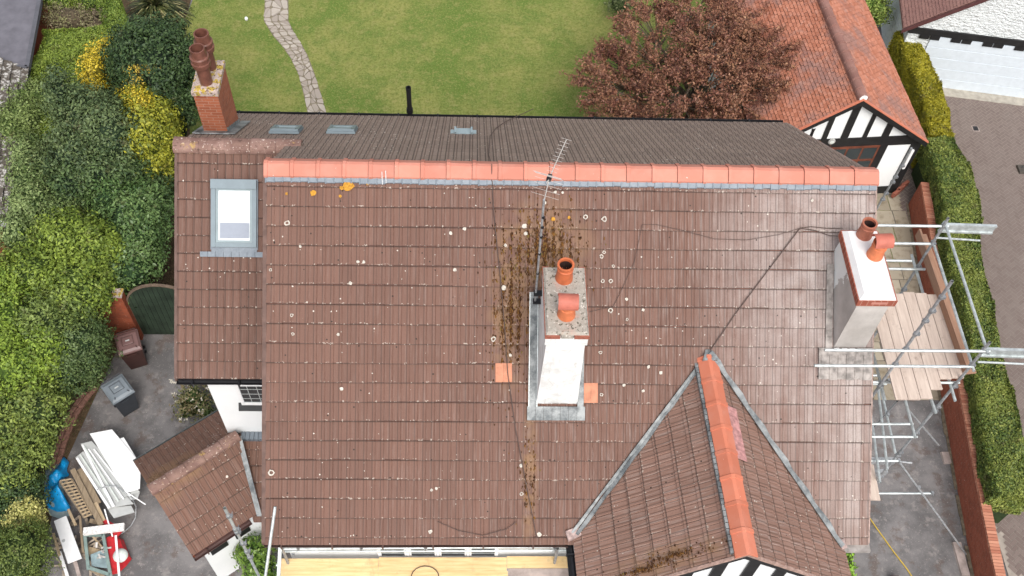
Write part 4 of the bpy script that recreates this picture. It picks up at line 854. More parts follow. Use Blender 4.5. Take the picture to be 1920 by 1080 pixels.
for p_ in ((XO, YS, 8.5), (XO, YS, 7.97), (XI, YS, 8.5), (XI, YS, 7.97), (XO, YN, 8.5), (XO, YN, 7.95), (XO, YS, 7.2), (XI, YS, 7.2), (XI, YS, 9.4), (XI, YS, 9.7), (XI, YS, 9.0), (XO, YS, 6.4), (XO, YS, 6.25), (XO, YS, 5.3), (XO, YS, 5.15), (XO, YS, 3.2), (XO, YS, 4.4), (XO, YS, 4.25), (XO, YN, 6.4), (XO, YN, 6.2), (XO, YN, 7.2), (XI, YS, 10.1)):
    coupler(p_, sc)
for px, py, z in ((1747, 925, 1.6), (1722, 915, 2.1), (1684, 864, 3.2), (1664, 778, 3.6), (1665, 715, 5)): coupler(G(px, py, z), sc, V(1, 0, 0))
q = MB()
for (x, y, z) in list(stds.values()): q.lathe((x, y, 0), [(0, 0), (.08, 0), (.08, .012), (.035, .012)], 12)
q.build('base_plate', m_coupler, sc)
# boards
lab = ['pale scaffold board nearest the white topped chimney', 'second scaffold board out from the right chimney', 'third scaffold board from the chimney, ending furthest forward', 'fourth scaffold board from the chimney on the tower platform', 'fifth scaffold board from the chimney, ending short of its neighbours', 'outermost flat scaffold board on the tower platform']
ends = [(-3.43, -1.62), (-3.43, -1.3), (-3.41, -1.14), (-3.22, -1.10), (-3.0, -1.12), (-2.98, -1.15)]
for k in range(6):
    x = 11.26+k*.229; ys_, yn_ = ends[k]; b = MB()
    b.box(x+.004, x+.222, ys_, yn_, ZP+.002, ZP+.04); o = b.build('scaffold_board', m_board, None, bevel=.005); tag(o, lab[k], 'board', 'boards on the scaffold tower platform')
b = MB(); b.prism([V(12.63, -2.9, ZP), V(12.67, -2.9, ZP), V(12.58, .3, ZP), V(12.54, .3, ZP)], (0, 0, .23)); o = b.build('scaffold_board', m_board_dk, None, bevel=.004)
b = MB(); tag(o, 'reddish toe board standing on edge along the outside of the tower platform', 'board', 'boards on the scaffold tower platform')
b = MB(); b.prism([V(12.655, -2.92, ZP+.05), V(12.86, -2.9, ZP+.05), V(12.74, .28, ZP+.05), V(12.60, .28, ZP+.05)], (0, 0, .038)); o = b.build('scaffold_board', m_board_dk, None, bevel=.004); tag(o, 'reddish board lying flat outside the toe board of the tower platform', 'board', 'boards on the scaffold tower platform')
p_, q_ = G(1627, 870, 3.0), G(1640, 938, 3.0); b = MB(); b.beam(p_, q_, .24, .04); o = b.build('scaffold_board', m_board, None, bevel=.004); tag(o, 'short board at the lower lift of the tower, close to the tiled roof edge', 'board', 'boards on the scaffold tower platform')
# front scaffold with plywood deck
fs = thing('scaffold', (2.8, -6.2, 0), 'galvanised tube scaffold carrying plywood decking along the front gutter', 'scaffold')
ZD = 4.35
for a_, b_ in ((G(528, 1029, 5.1), G(1064, 1025, 5.1)), (G(529, 1034, 4.6), G(1064, 1032, 4.6)), (V(.1, -5.2, ZD-.08), V(.1, -8, ZD-.08)), (V(5.4, -5.2, ZD-.08), V(5.4, -8, ZD-.08)), (V(0, -5.3, ZD-.14), V(5.6, -5.3, ZD-.14))): tube_part(None, a_, b_, fs, 'tube')
tube_part(None, G(516, 950, 6.4), G(492, 1120, 5.4), fs, 'brace', m_galv)
b = MB(); p_, q_ = G(526, 1016, 5.3), G(521, 1110, 5.0); b.beam(p_, q_, .06, .06); b.build('beam', m_galv, fs)
tube_part(None, V(-.42, -5.32, 0), V(-.42, -5.32, 7.05), fs, 'standard', m_galv)
for z in (6.1, 5.95, 5.4, 6.7, 5.0, 4.7): coupler((-.42, -5.32, z), fs)
for x in (.25, 5.3): tube_part(None, V(x, -5.32, 0), V(x, -5.32, 5.15), fs, 'standard', m_galv_dull)
for px in (678, 798, 560, 1040): coupler(G(px, 1028, 5.1), fs, V(1, 0, 0))
tube_part(None, G(545, 1018, 4.4), G(550, 1040, 4.4), fs, 'tube', m_galv_dull)
xs0, xs1, xs2 = G(527, 1060, ZD).x, G(950, 1060, ZD).x, G(1068, 1060, ZD).x
ply = [('yellow plywood sheet in the back strip of the front deck, left part', xs0, 1.95, -5.47, -5.23, .0, m_ply), ('yellow plywood strip in the back of the front deck, beside the brown weathered piece', 1.955, xs1, -5.47, -5.21, .003, m_ply), ('large yellow plywood sheet filling the front of the front deck', xs0, xs1+.02, -6.7, -5.474, .001, m_ply),
       ('narrow stained plywood offcut at the right end of the front deck', xs1+.005, xs2, -5.42, -5.19, .004, m_ply), ('greyish weathered plywood sheet at the right end of the front deck', xs1+.025, xs2, -6.7, -5.425, .0, m_ply_grey)]
for lb, xa, xb, ya, yb, dz, mt in ply:
    b = MB(); b.box(xa, xb, ya, yb, ZD+dz, ZD+dz+.018); o = b.build('plywood_sheet', mt); tag(o, lb, 'plywood', 'plywood sheets on the front deck')
c = G(797, 1080, ZD+.03); q = MB(); q.tube([c+V(math.cos(t)*.26, math.sin(t)*.26*.8-.02, .01) for t in [i*.33 for i in range(20)]], .009, 6); tag(q.build('cable_coil', m_cable), 'loop of dark cable lying on the yellow plywood deck', 'cable')
# tall raking tube leaning past the outbuilding
# two poles at the back of the tower (ladder beam top)
q = MB(); p_, q_ = G(1709, 278, 6.6), G(1640, 398, 3.6); q.tube([p_, q_], .027, 10); o = thing('scaffold_pole', q_, 'upright galvanised pole in front of the white outbuilding panel', 'scaffold pole'); q.build('tube', m_galv_dull, o)
for t in (.25, .42, .5, .68, .78): coupler(p_.lerp(q_, t), o)
# ================================================================== OUTBUILDING, NEIGHBOURS, WALL
gar = thing('outbuilding', (14.2, 9.5, 0), 'half timbered outbuilding with an orange tiled gable roof beside the lawn', 'outbuilding')
ga = V(14.10, 7.45, 4.22); gb = V(13.55, 14.2, 4.22); gd = (gb-ga).normalized(); gx = V(gd.y, -gd.x, 0); GH = 2.5; gze = 2.42
gL = (gb-ga).length
for sg_ in (-1, 1):
    D_ = (gx*sg_*GH+V(0, 0, gze-ga.z)); q = MB(); tiles(q, ga, gd, D_, gL, D_.length, gauge=.1, tw=.165, half=False, thick=.018, groove=.006, bond=.0825, jit=.006, sag=0)
    o = q.build('roof' if sg_ < 0 else 'roof_slope', m_plain, gar, recalc=False)
    if sg_ < 0: gr_ = o
    q = MB(); q.prism([ga+V(0, 0, -.03), ga+D_+V(0, 0, -.03), ga+D_+gd*gL+V(0, 0, -.03), ga+gd*gL+V(0, 0, -.03)], (0, 0, -.08)); q.build('roof_underlay', m_blackpaint, gr_)
    q = MB(); q.prism([ga+V(0, 0, -.0), ga+D_*1.01, ga+D_*1.01+V(0, 0, -.2), ga+V(0, 0, -.22)], -gd*.04); q.build('bargeboard', m_blackpaint, gr_)
    q = MB(); q.prism([ga+V(0, 0, .03), ga+D_*1.01+V(0, 0, .03), ga+D_*1.01+V(0, 0, -.02), ga+V(0, 0, -.02)], -gd*.06); q.build('verge', m_ridge_g, gr_)
ridge_run(gb+V(0, 0, .02), ga-gd*.02+V(0, 0, .02), .135, .13, m_ridge_gar, 'ridge_tiles', gr_, seg=.36, rnd=True, collar=True, lift=-.01)
q = MB(); q.lathe(ga-gd*.02+V(0, 0, .03), [(0, 0), (.11, 0), (.11, .03), (0, .03)], 12, gd); q.build('ridge_mortar', m_whitecap, gr_)
f0 = ga+gd*.14; hw_ = 2.3                         # gable face
def gp(s_, z, o=0.): return V(f0.x, f0.y, 0)+gx*s_-gd*o+V(0, 0, z)
q = MB(); q.prism([gp(-hw_, 0), gp(hw_, 0), gp(hw_, 2.4), gp(0, 3.98), gp(-hw_, 2.4)], gd*.12); bk_ = gb-gd*.2
q.prism([gp(-hw_, 0, -.12), gp(-hw_+.12, 0, -.12), gp(-hw_+.12, 2.42, -.12), gp(-hw_, 2.4, -.12)], gd*6.2); q.prism([gp(hw_, 0, -.12), gp(hw_-.12, 0, -.12), gp(hw_-.12, 2.42, -.12), gp(hw_, 2.4, -.12)], gd*6.2)
q.build('wall', m_white, gar)
q = MB()
def bar(s0, z0, s1, z1, w_=.13, t=.03):
    a_, b_ = gp(s0, z0, .001), gp(s1, z1, .001); d_ = (b_-a_).normalized(); n_ = d_.cross(gd).normalized()*w_/2
    q.prism([a_-n_, b_-n_, b_+n_, a_+n_], -gd*t)
gn = -gd; gk = gn.dot(gp(0, 0, .02))
def gs_(px, py): p_ = PL(px, py, gn, gk); return (p_-V(f0.x, f0.y, 0)).dot(gx)
def vb(pxa, pxb, py, z0, z1, t): bar((gs_(pxa, py)+gs_(pxb, py))/2, z0, (gs_(pxa, py)+gs_(pxb, py))/2, z1, abs(gs_(pxb, py)-gs_(pxa, py)), t)
bar(-hw_, 2.37, hw_, 2.37, .36, .034)
def vtop(s_): return 3.98-abs(s_)*(3.98-2.4)/hw_-.02
for pxa, pxb in ((1547.5, 1557), (1583, 1596.5), (1623.5, 1631.5), (1659, 1672)):
    s_0 = (gs_(pxa, 243)+gs_(pxb, 243))/2; vb(pxa, pxb, 243, 2.54, vtop(s_0), .03)
sw = gs_(1652, 268); vb(1652, 1667, 268, 0, 2.26, .037); vb(1710, 1728, 268, 0, 2.26, .038); bar(-2.2, .0, -2.2, 2.26, .2, .038); bar(.8, .16, 2.2, .16, .33, .033)
q.build('timber', m_blackpaint, gar)
q = MB(); q.prism([gp(-1.9, 1.05, .02), gp(sw, 1.05, .02), gp(sw, 2.22, .02), gp(-1.9, 2.22, .02)], -gd*.03); wn_ = q.build('window', m_woodbrown, gar)
q = MB()
for k in range(int((sw+1.84)/.46)):
    for j in range(2): s_0 = sw-.06-.4-k*.46; q.prism([gp(s_0, 1.12+j*.56, .052), gp(s_0+.4, 1.12+j*.56, .052), gp(s_0+.4, 1.58+j*.56, .052), gp(s_0, 1.58+j*.56, .052)], -gd*.006)
q.build('glass', m_glass, wn_)
q = MB(); q.prism([gp(-1.95, .0, .02), gp(sw, .0, .02), gp(sw, 1.04, .02), gp(-1.95, 1.04, .02)], -gd*.02); q.build('boarding', m_woodbrown, gar)
q = MB(); q.lathe(gp(-.3, 2.47, .02), [(0, .05), (.06, .05), (.10, .04), (.11, .0)], 18, -gd); lp_ = q.build('bulkhead_lamp', plain('lamp_case', (.4, .4, .38), .5), gar)
q = MB(); q.lathe(gp(-.3, 2.47, .072), [(0, .004), (.055, .004), (.06, 0)], 16, -gd); q.build('lamp_glass', m_whitepl, lp_)
q = MB(); q.prism([gp(gs_(1707, 280), 1.2, .06), gp(gs_(1707, 280)+.08, 1.2, .06), gp(gs_(1707, 280)+.08, 2.0, .06), gp(gs_(1707, 280), 2.0, .06)], -gd*.05); q.build('white_box', m_upvc, gar)
pp = thing('flue_pipe', G(1512, 262, 3.0), 'black open pipe standing in front of the half timbered gable', 'pipe'); c = G(1526, 240, 3.0)
q = MB(); q.lathe((c.x, c.y, 0), [(.0, 0), (.05, 0), (.05, 2.94), (.058, 2.94), (.058, 3.0), (.045, 3.0), (.04, 2.8), (0, 2.8)], 14); q.build('pipe', m_black, pp)
# neighbour's garage, upper right
ng = thing('garage', (20, 12.6, 0), 'white garage with a wide ribbed door, textured gable and purple brown tiles', 'garage')
n0, n1 = G(1780, 166, 0), G(1920, 184, 0); nd = (n1-n0).normalized(); nn = V(-nd.y, nd.x, 0)
def npt(s_, z, o=0.): return n0+nd*s_+V(0, 0, z)-nn*o
nk = nn.dot(n0)
def npx(px, py, o=0.):
    p_ = PL(px, py, nn, nk-o); return (p_-n0).dot(nd), p_.z
s0, zc = npx(1692, 52); s1, z1 = npx(1850, -8); sl_ = (z1-zc)/(s1-s0); SA = s0+ (5.6)/2+0.0
apx = 3.3; eav = zc; q = MB()
q.prism([npt(s0+.25, 0), npt(5.2, 0), npt(5.2, eav), npt(s0+.25+(5.2-s0)/2, eav+sl_*(5.2-s0)/2), npt(s0+.25, eav+.1)], nn*.2)
q.prism([npt(s0+.25, 0, -.2), npt(s0+.45, 0, -.2), npt(s0+.45, eav, -.2), npt(s0+.25, eav, -.2)], nn*5.6)
q.build('wall', m_stucco, ng)
sM = (s0+5.4)/2; zM = eav+sl_*(sM-s0)
D_ = (npt(s0, eav, .12)-npt(sM, zM, .12)); q = MB(); tiles(q, npt(sM, zM+.1, .12), nn, D_, 6.2, D_.length, gauge=.1, tw=.165, half=False, thick=.018, groove=.006, bond=.0825, sag=0); nr_ = q.build('roof', m_purple, ng, recalc=False)
q = MB(); a_ = npt(sM, zM+.08, .14); q.prism([a_, a_+D_*1.01, a_+D_*1.01+V(0, 0, -.14), a_+V(0, 0, -.16)], -nn*.04); e2 = V(0, 0, 0)+nd*(-D_.dot(nd))+V(0, 0, D_.z); q.prism([a_, a_+e2, a_+e2+V(0, 0, -.14), a_+V(0, 0, -.16)], -nn*.04); q.build('bargeboard', plain('maroon_barge', (.09, .035, .035), .5), nr_)
q = MB(); a_ = npt(sM, zM+.07, .12); q.prism([a_, a_+e2, a_+e2+nn*6, a_+nn*6], (0, 0, .04)); q.prism([a_+V(0, 0, -.03), a_+D_+V(0, 0, -.03), a_+D_+nn*6+V(0, 0, -.03), a_+nn*6+V(0, 0, -.03)], (0, 0, -.06)); q.build('roof_underlay', m_purple, nr_)
sd0, zd0 = npx(1735, 84, .03); dh = 2.06
q = MB()
for k in range(5): q.prism([npt(-1.35, k*dh/5+.016, .001), npt(4.6, k*dh/5+.016, .001), npt(4.6, (k+1)*dh/5-.016, .001), npt(-1.35, (k+1)*dh/5-.016, .001)], -nn*.04)
q.prism([npt(-1.35, 0, .0008), npt(4.6, 0, .0008), npt(4.6, dh, .0008), npt(-1.35, dh, .0008)], -nn*.03)
q.build('garage_door', m_garagedoor, ng)
q = MB(); q.prism([npt(s0+.2, dh+.03, .001), npt(5.3, dh+.03, .001), npt(5.3, dh+.25, .001), npt(s0+.2, dh+.25, .001)], -nn*.06)
s_ = s0+.6; k = 0
while s_ < 5:
    if k % 3 != 2: q.prism([npt(s_, dh-.12, .042), npt(s_+.3, dh-.12, .042), npt(s_+.3, dh+.03, .042), npt(s_, dh+.03, .042)], -nn*.03)
    s_ += .33; k += 1
q.build('fascia', m_blackpaint, ng)
q = MB(); q.prism([npt(-1.6, .0, .03), npt(5, .0, .03), npt(5, .0, .42), npt(-1.6, .0, .42)], (0, 0, .04)); o = q.build('step', plain('concrete_sill', (.36, .33, .28), .9, var=.2), ng)
# left neighbours
nb = thing('flat_roof', G(20, 60, 2.6), 'grey felt flat roof of the neighbouring building in the upper left corner', 'flat roof')
q = MB(); q.prism([G(78, -40, 2.6), G(74, 0, 2.6), G(50, 127, 2.6), G(-150, 105, 2.6), G(-150, -60, 2.6)], (0, 0, -.25)); q.build('roof', m_felt, nb)
q = MB(); pa, pb_ = G(76, -10, 2.6), G(51, 126, 2.6); q.beam(pa+V(0, 0, .02), pb_+V(0, 0, .02), .12, .04); q.beam(pb_+V(0, 0, .02), G(-120, 108, 2.62), .08, .04); q.build('edge_trim', plain('dark_felt_trim', (.10, .10, .115), .7), nb)
q = MB(); q.prism([G(70, -40, 2.3), G(68, 0, 2.3), G(46, 122, 2.3), G(-150, 100, 2.3)], (0, 0, -2.3)); q.build('wall', m_brick_red, nb)
nh = thing('neighbour_roof', G(10, 280, 2.4), 'dark mossy tiled roof with white lichen at the left edge behind the shrubs', 'roof')
e0, e1 = G(54, 128, 2.5), G(17, 420, 2.35); D_ = V(-4.2, .6, 0)+V(0, 0, 1.6); dl = (e1-e0).normalized(); q = MB()
tiles(q, e0+D_, dl, -D_, (e1-e0).length, D_.length, gauge=.24, tw=.25, half=False, thick=.05, groove=.02, sag=.02, jit=.012); nr = q.build('roof', m_mossytile, nh, recalc=False)
q = MB(); q.prism([e0+V(0, 0, -.04), e1+V(0, 0, -.04), e1+D_+V(0, 0, -.04), e0+D_+V(0, 0, -.04)], (0, 0, -.1)); q.build('roof_underlay', m_blackpaint, nr)
q = MB(); q.prism([e1+V(.05, 0, .03), e1+D_+V(0, 0, .03), e1+D_+V(0, 0, -.12), e1+V(.05, 0, -.12)], dl*.1); q.build('verge', m_upvc, nr)
q = MB(); q.prism([e0+V(-.2, 0, -.15)+dl*.1, e1+V(-.2, 0, -.15)-dl*.05, V(e1.x-.2, e1.y, 0), V(e0.x-.2, e0.y, 0)], (-.2, 0, 0)); q.prism([e1+V(-.2, 0, -.15)-dl*.05, e1+D_+V(0, 0, -.2)-dl*.05, V((e1+D_).x, (e1+D_).y, 0), V(e1.x-.2, e1.y, 0)], -dl*.2); q.build('wall', m_brick_red, nh)
# garden wall on the right
gw = thing('garden_wall', (16.2, 1, 0), 'low red brown brick wall along the hedge at the right side', 'wall')
wl = [V(16.84, 7.3, 0), V(16.42, 3.6, 0), V(16.02, -.4, 0), V(15.84, -2.1, 0), V(15.72, -3.4, 0), V(15.62, -4.6, 0), V(15.5, -7, 0)]
q = MB(); qu = MB()
for i in range(len(wl)-1):
    a_, b_ = wl[i], wl[i+1]; t = (b_-a_).normalized(); n_ = V(-t.y, t.x, 0); n_ = n_ if n_.x > 0 else -n_
    q.prism([a_, b_, b_+n_*.215, a_+n_*.215], (0, 0, .98))
q.build('brickwork', m_wallbrick, gw)
q = MB()
for i in range(len(wl)-1):
    a_, b_ = wl[i]+V(0, 0, .981), wl[i+1]+V(0, 0, .981); t = (b_-a_); L_ = t.length; t.normalize(); n_ = V(-t.y, t.x, 0); n_ = n_ if n_.x > 0 else -n_; k = 0
    while k*.076 < L_: c = a_+t*(k*.076+.036)+n_*.115; q.slab(c+V(0, 0, .04), t*.033, n_*.115, V(0, 0, .04+random.uniform(-.003, .003))); k += 1
q.build('coping', m_coping, gw)
q = MB()
for i in range(len(wl)-1):
    a_, b_ = wl[i], wl[i+1]; t = (b_-a_).normalized(); n_ = V(t.y, -t.x, 0); n_ = n_ if n_.x < 0 else -n_
    for k in range(int((b_-a_).length/.5)):
        c = a_+t*(k*.5+.25)+n_*.03; q.slab(c+V(0, 0, .01), t*.27, n_*random.uniform(.03, .07), V(0, 0, random.uniform(.015, .03)))
q.build('footing', plain('mossy_footing', (.16, .13, .09), .95, var=.4, sc=9), gw)
bs_ = thing('brick_stack', G(1688, 362, .15), 'small stack of two red clay blocks on the flagstones by the wall', 'brick stack')
for k in range(3): p_ = G(1678+k*8, 366-k*8, .1); q = MB(); q.slab(p_+V(0, 0, .09), V(.12, .09, 0), V(-.028, .036, 0), V(0, 0, .09)); q.build('brick', m_brick_loose, bs_, bevel=.012)
dc = thing('drain_cover', G(1829, 241, .03), 'small square drain grate let into the block paving', 'drain')
p_ = G(1829, 241, .03); q = MB(); q.box(p_.x-.11, p_.x+.11, p_.y-.12, p_.y+.12, .02, .032); q.build('surround', m_ply_grey, dc)
q = MB(); q.box(p_.x-.08, p_.x+.08, p_.y-.09, p_.y+.09, .033, .045); q.build('grate', m_black, dc)
for k in range(0): pass
dc = thing('manhole_cover', G(1916, 320, .03), 'dark grey shallow tray lying on the block paving at the right edge', 'cover'); p_ = G(1919, 318, .03)
q = MB(); q.box(p_.x-.2, p_.x+.3, p_.y-.18, p_.y+.16, .03, .09, .02); q.build('cover', plain('dark_brown_plate', (.07, .06, .05), .6), dc, bevel=.02); q = MB(); q.tube([p_+V(-.1, 0, .1), p_+V(0, .05, .14), p_+V(.12, .02, .1)], .012, 6); q.build('handle', m_black, dc)
hs = MB(); hs.tube([G(x, y, .02) for x, y in ((1622, 958), (1640, 985), (1658, 1010), (1676, 1035), (1700, 1066), (1716, 1090))], .016, 6); tag(hs.build('hose', m_hose), 'thin yellow hose lying across the grey side drive', 'hose')
ml = thing('doormat', G(1672, 1078, .02), 'dark brown rounded object on the side drive at the bottom edge', 'container'); p_ = G(1674, 1082, .1); q = MB(); q.box(p_.x-.1, p_.x+.13, p_.y-.3, p_.y+.02, .0, .2, .02); q.build('body', m_bin_br, ml, bevel=.04); ml.name = 'container'
for px, py, w_, l_, lb in ((1774, 858, .10, .16, 'pale broken brick lying at the foot of the garden wall'), (1802, 1048, .11, .42, 'grey flat slab leaning at the foot of the garden wall near the bottom')):
    p_ = G(px, py, .04); q = MB(); q.box(p_.x-w_, p_.x+w_, p_.y-l_, p_.y+l_, .0, .07, .01); tag(q.build('paving_slab', m_ply_grey, bevel=.008), lb, 'slab')
# brown brick edging of the drive
ep0 = [G(x, y) for x, y in ((196, 712), (183, 728), (168, 745), (148, 775), (132, 810), (121, 842), (112, 880), (104, 940), (104, 980))]; ep = []
for i in range(1, len(ep0)-2):
    for k in range(6):
        t = k/6; a_, b_, c_, d_ = ep0[i-1:i+3]; ep.append(.5*((2*b_)+(c_-a_)*t+(2*a_-5*b_+4*c_-d_)*t*t+(3*b_-a_-3*c_+d_)*t*t*t))
ed = thing('brick_edging', ep[12], 'curved double row of brown bricks edging the drive below the shrubs', 'edging')
cl = [0]
for i in range(len(ep)-1): cl.append(cl[-1]+(ep[i+1]-ep[i]).length)
def along(d_):
    i = max(0, min(len(ep)-2, sum(1 for c in cl if c <= d_)-1)); t = (ep[i+1]-ep[i]).normalized(); return ep[i]+t*(d_-cl[i]), t
for row in (0, 1):
    q = MB(); stp = .225; k = 0
    while (k+1)*stp < cl[-1]:
        c, t = along((k+.5)*stp); n_ = V(t.y, -t.x, 0); n_ = n_ if n_.x < 0 else -n_; c = c+n_*(.03+row*.125); q.slab(c+V(0, 0, .03+row*.012), t*(stp/2-.005), n_*.055, V(0, 0, .03+row*.012)); k += 1
    q.build('brick_row', m_edge, ed, bevel=.004)
# ================================================================== GATE, PILLAR, BINS
gt = thing('garden_gate', (-4.3, 2.45, 0), 'dark green arched wooden gate between the brick pier and the house wing', 'gate')
xc, rw, zb_, zt_ = -4.18, .88, 1.42, 2.30
pts = [V(xc-rw, 2.45, .03), V(xc+rw, 2.45, .03)]+[V(xc+rw*math.cos(t), 2.45, zb_+(zt_-zb_)*math.sin(t)) for t in [math.pi*i/18 for i in range(19)]]
q = MB(); q.prism(pts, (0, .05, 0)); q.build('gate_leaf', m_gate, gt)
q = MB(); arc = [V(xc+(rw+.02)*math.cos(t), 2.46, zb_+(zt_-zb_+.02)*math.sin(t)) for t in [math.pi*i/24 for i in range(25)]]; arc = [V(xc+rw+.02, 2.46, .02)]+arc+[V(xc-rw-.02, 2.46, .02)]
for i in range(len(arc)-1): q.beam(arc[i], arc[i+1], .05, .06, (0, 1, 0))
q.build('gate_frame', plain('weathered_gate_frame', (.15, .105, .075), .85, var=.2), gt)
q = MB()
for k in range(-6, 7): x = xc+k*.13; h_ = zb_+(zt_-zb_)*math.sqrt(max(0, 1-((x-xc)/rw)**2))-.03; q.box(x-.004, x+.004, 2.444, 2.452, .05, h_)
q.build('board_joint', m_blackpaint, gt)
pr = thing('brick_pier', (-5.2, 2.4, 0), 'red brick pier and short wall with dark coping beside the green gate', 'pier')
q = MB(); q.box(-5.28, -5.06, 2.28, 2.5, 0, 2.02); q.box(-5.9, -5.281, 2.3, 2.5, 0, 1.88); q.build('brickwork', m_brick_red, pr)
q = MB()
for k in range(6): q.box(-5.9+k*.104, -5.9+k*.104+.094, 2.27, 2.53, 1.881, 1.95)
q.build('coping', plain('dark_engineering_brick', (.07, .06, .065), .5), pr, bevel=.006)
q = MB(); q.box(-5.30, -5.04, 2.26, 2.52, 2.021, 2.075); q.build('pier_cap', m_lichcem, pr, bevel=.008)
def wheelie(c, ang, body, lid, label, wl_side=1):
    b_ = thing('wheelie_bin', c, label, 'wheelie bin'); ca, sa = math.cos(ang), math.sin(ang); X_, Y_ = V(ca, sa, 0), V(-sa, ca, 0); c = Vector(c)
    def p_(x, y, z): return c+X_*x+Y_*y+V(0, 0, z)
    def frus(m_, x0, x1, y0, y1, z0, X0, X1, Y0, Y1, z1): m_.hexa([p_(x0, y0, z0), p_(x1, y0, z0), p_(x1, y1, z0), p_(x0, y1, z0)], [p_(X0, Y0, z1), p_(X1, Y0, z1), p_(X1, Y1, z1), p_(X0, Y1, z1)])
    q = MB(); frus(q, -.21, .21, -.20, .20, .06, -.27, .27, -.31, .25, .93); frus(q, -.285, .285, -.325, .27, .93, -.29, .29, -.33, .28, .985); frus(q, -.12, .12, -.335, -.3, .8, -.12, .12, -.345, -.32, .9); q.build('body', body, b_, bevel=.018)
    q = MB(); frus(q, -.295, .295, -.345, .31, .99, -.285, .285, -.335, .30, 1.03); frus(q, -.275, .275, -.325, .28, 1.03, -.235, .235, -.26, .2, 1.07); ld = q.build('lid', lid, b_, bevel=.02)
    q = MB(); frus(q, -.13, .13, -.12, .12, 1.071, -.11, .11, -.10, .10, 1.079); q.build('lid_panel', lid, ld, bevel=.005)
    q = MB()
    for sx in (-.16, .16): q.tube([p_(sx, -.22, 1.075), p_(sx*1.2, -.28, 1.068)], .012, 6)
    q.tube([p_(-.14, -.13, 1.077), p_(.14, -.13, 1.077), p_(.14, .13, 1.077), p_(-.14, .13, 1.077), p_(-.14, -.13, 1.077)], .007, 5); q.build('lid_rib', body, ld)
    q = MB(); q.tube([p_(-.24, .27, .97), p_(-.24, .36, 1.0), p_(.24, .36, 1.0), p_(.24, .27, .97)], .016, 8); q.build('handle', body, b_)
    for sx in (-1, 1): q = MB(); q.lathe(p_(sx*.235-.0, .27, .1), [(0, -.03), (.1, -.03), (.1, .03), (0, .03)], 18, X_); q.build('wheel', m_black, b_)
    q = MB(); q.tube([p_(-.25, .27, .1), p_(.25, .27, .1)], .012, 6); q.build('axle', m_black, b_)
    q = MB(); q.slab(p_(0, .0, 1.082)+X_*.0, X_*.05, Y_*.018, V(0, 0, .001)); q.build('lid_emblem', m_upvc_grey, ld)
    return b_
pbn = G(260, 679, 0); wheelie((pbn.x, pbn.y, 0), R(22), m_bin_br, m_bin_lid, 'brown wheelie bin with a faded lid in front of the brick pier')
pbn = G(241, 765, 0); wheelie((pbn.x, pbn.y, 0), R(40), m_bin_gr, m_bin_glid, 'dark grey wheelie bin with a pale grey lid at the edge of the shrubs')
# ================================================================== RUBBLE PILE
def flatbox(name, label, cat, corners, z, t, mat, group=None, bevel=.004, tilt=0.):
    """slab with the given photo outline, lying at height z"""
    q = MB(); pts = [G(x, y, z+tilt*i) for i, (x, y) in enumerate(corners)]; q.prism([p-V(0, 0, t) for p in pts], (0, 0, t)); o = q.build(name, mat, None, bevel=bevel)
    return tag(o, label, cat, group)
gp_ = 'white plastic panels stacked on the drive'
flatbox('plastic_board', 'largest bright white panel on top of the stack on the drive', 'panel', [(168, 813), (210, 805), (264, 870), (262, 916), (236, 924)], .60, .02, m_doorw, gp_, tilt=.0)
flatbox('plastic_board', 'second bright white panel, offset to the right under the topmost one', 'panel', [(205, 828), (232, 820), (265, 874), (240, 890)], .565, .02, m_doorw, gp_)
flatbox('plastic_board', 'light grey grooved panel left of the bright white panels', 'panel', [(151, 832), (172, 827), (262, 922), (214, 938)], .54, .02, m_upvc_grey, gp_)
flatbox('plastic_board', 'grey window board lying furthest left in the white stack', 'panel', [(141, 858), (156, 846), (250, 944), (203, 952)], .50, .03, m_upvc_grey, gp_)
flatbox('plastic_board', 'short grey board sticking out at the lower end of the white stack', 'panel', [(200, 952), (246, 948), (252, 960), (213, 971)], .42, .03, m_upvc_grey, gp_)
flatbox('plastic_board', 'grey board end below the topmost panel of the white stack', 'panel', [(212, 934), (262, 922), (258, 934), (214, 946)], .47, .03, m_upvc_grey, gp_)
flatbox('plastic_board', 'long thin white trim lying along the left of the white stack', 'trim', [(152, 834), (156, 833), (215, 948), (210, 950)], .56, .03, m_doorw, gp_)
flatbox('plastic_board', 'second white trim beside the grooved grey panel', 'trim', [(142, 860), (146, 857), (207, 951), (202, 953)], .53, .03, m_doorw, gp_)
for k, (x0_, y0_, x1_, y1_) in enumerate(((158, 838, 222, 940), (166, 842, 232, 936), (150, 852, 210, 944), (176, 842, 244, 930))):
    a_, b_ = G(x0_, y0_, .565-.03*(k == 2)), G(x1_, y1_, .565-.03*(k == 2)); q = MB(); q.beam(a_, b_, .035, .02); tag(q.build('plastic_strip', m_upvc if k % 2 else m_whitepl), ['narrow white strip on the grooved grey panel, near its left edge', 'pale green white strip along the middle of the grooved grey panel', 'narrow white strip on the leftmost grey window board', 'pale strip right beside the topmost white panel'][k], 'strip')
pt_ = thing('pallet', G(145, 940, .3), 'slatted grey brown wooden pallet section left of the white panels', 'pallet')
a0, a1, c1, c0 = G(112, 902, .38), G(134, 898, .38), G(172, 964, .34), G(158, 970, .34)
for k in range(13): t = k/12; p_, q_ = a0.lerp(c0, t), a1.lerp(c1, t); b = MB(); b.beam(p_, q_, .035, .02); b.build('slat', m_timber_lt, pt_)
for e in (0, .5, 1): b = MB(); b.beam(a0.lerp(a1, e)-V(0, 0, .03), c0.lerp(c1, e)-V(0, 0, .03), .05, .035); b.build('bearer', m_timber, pt_)
pg = 'old timber in the rubble pile'
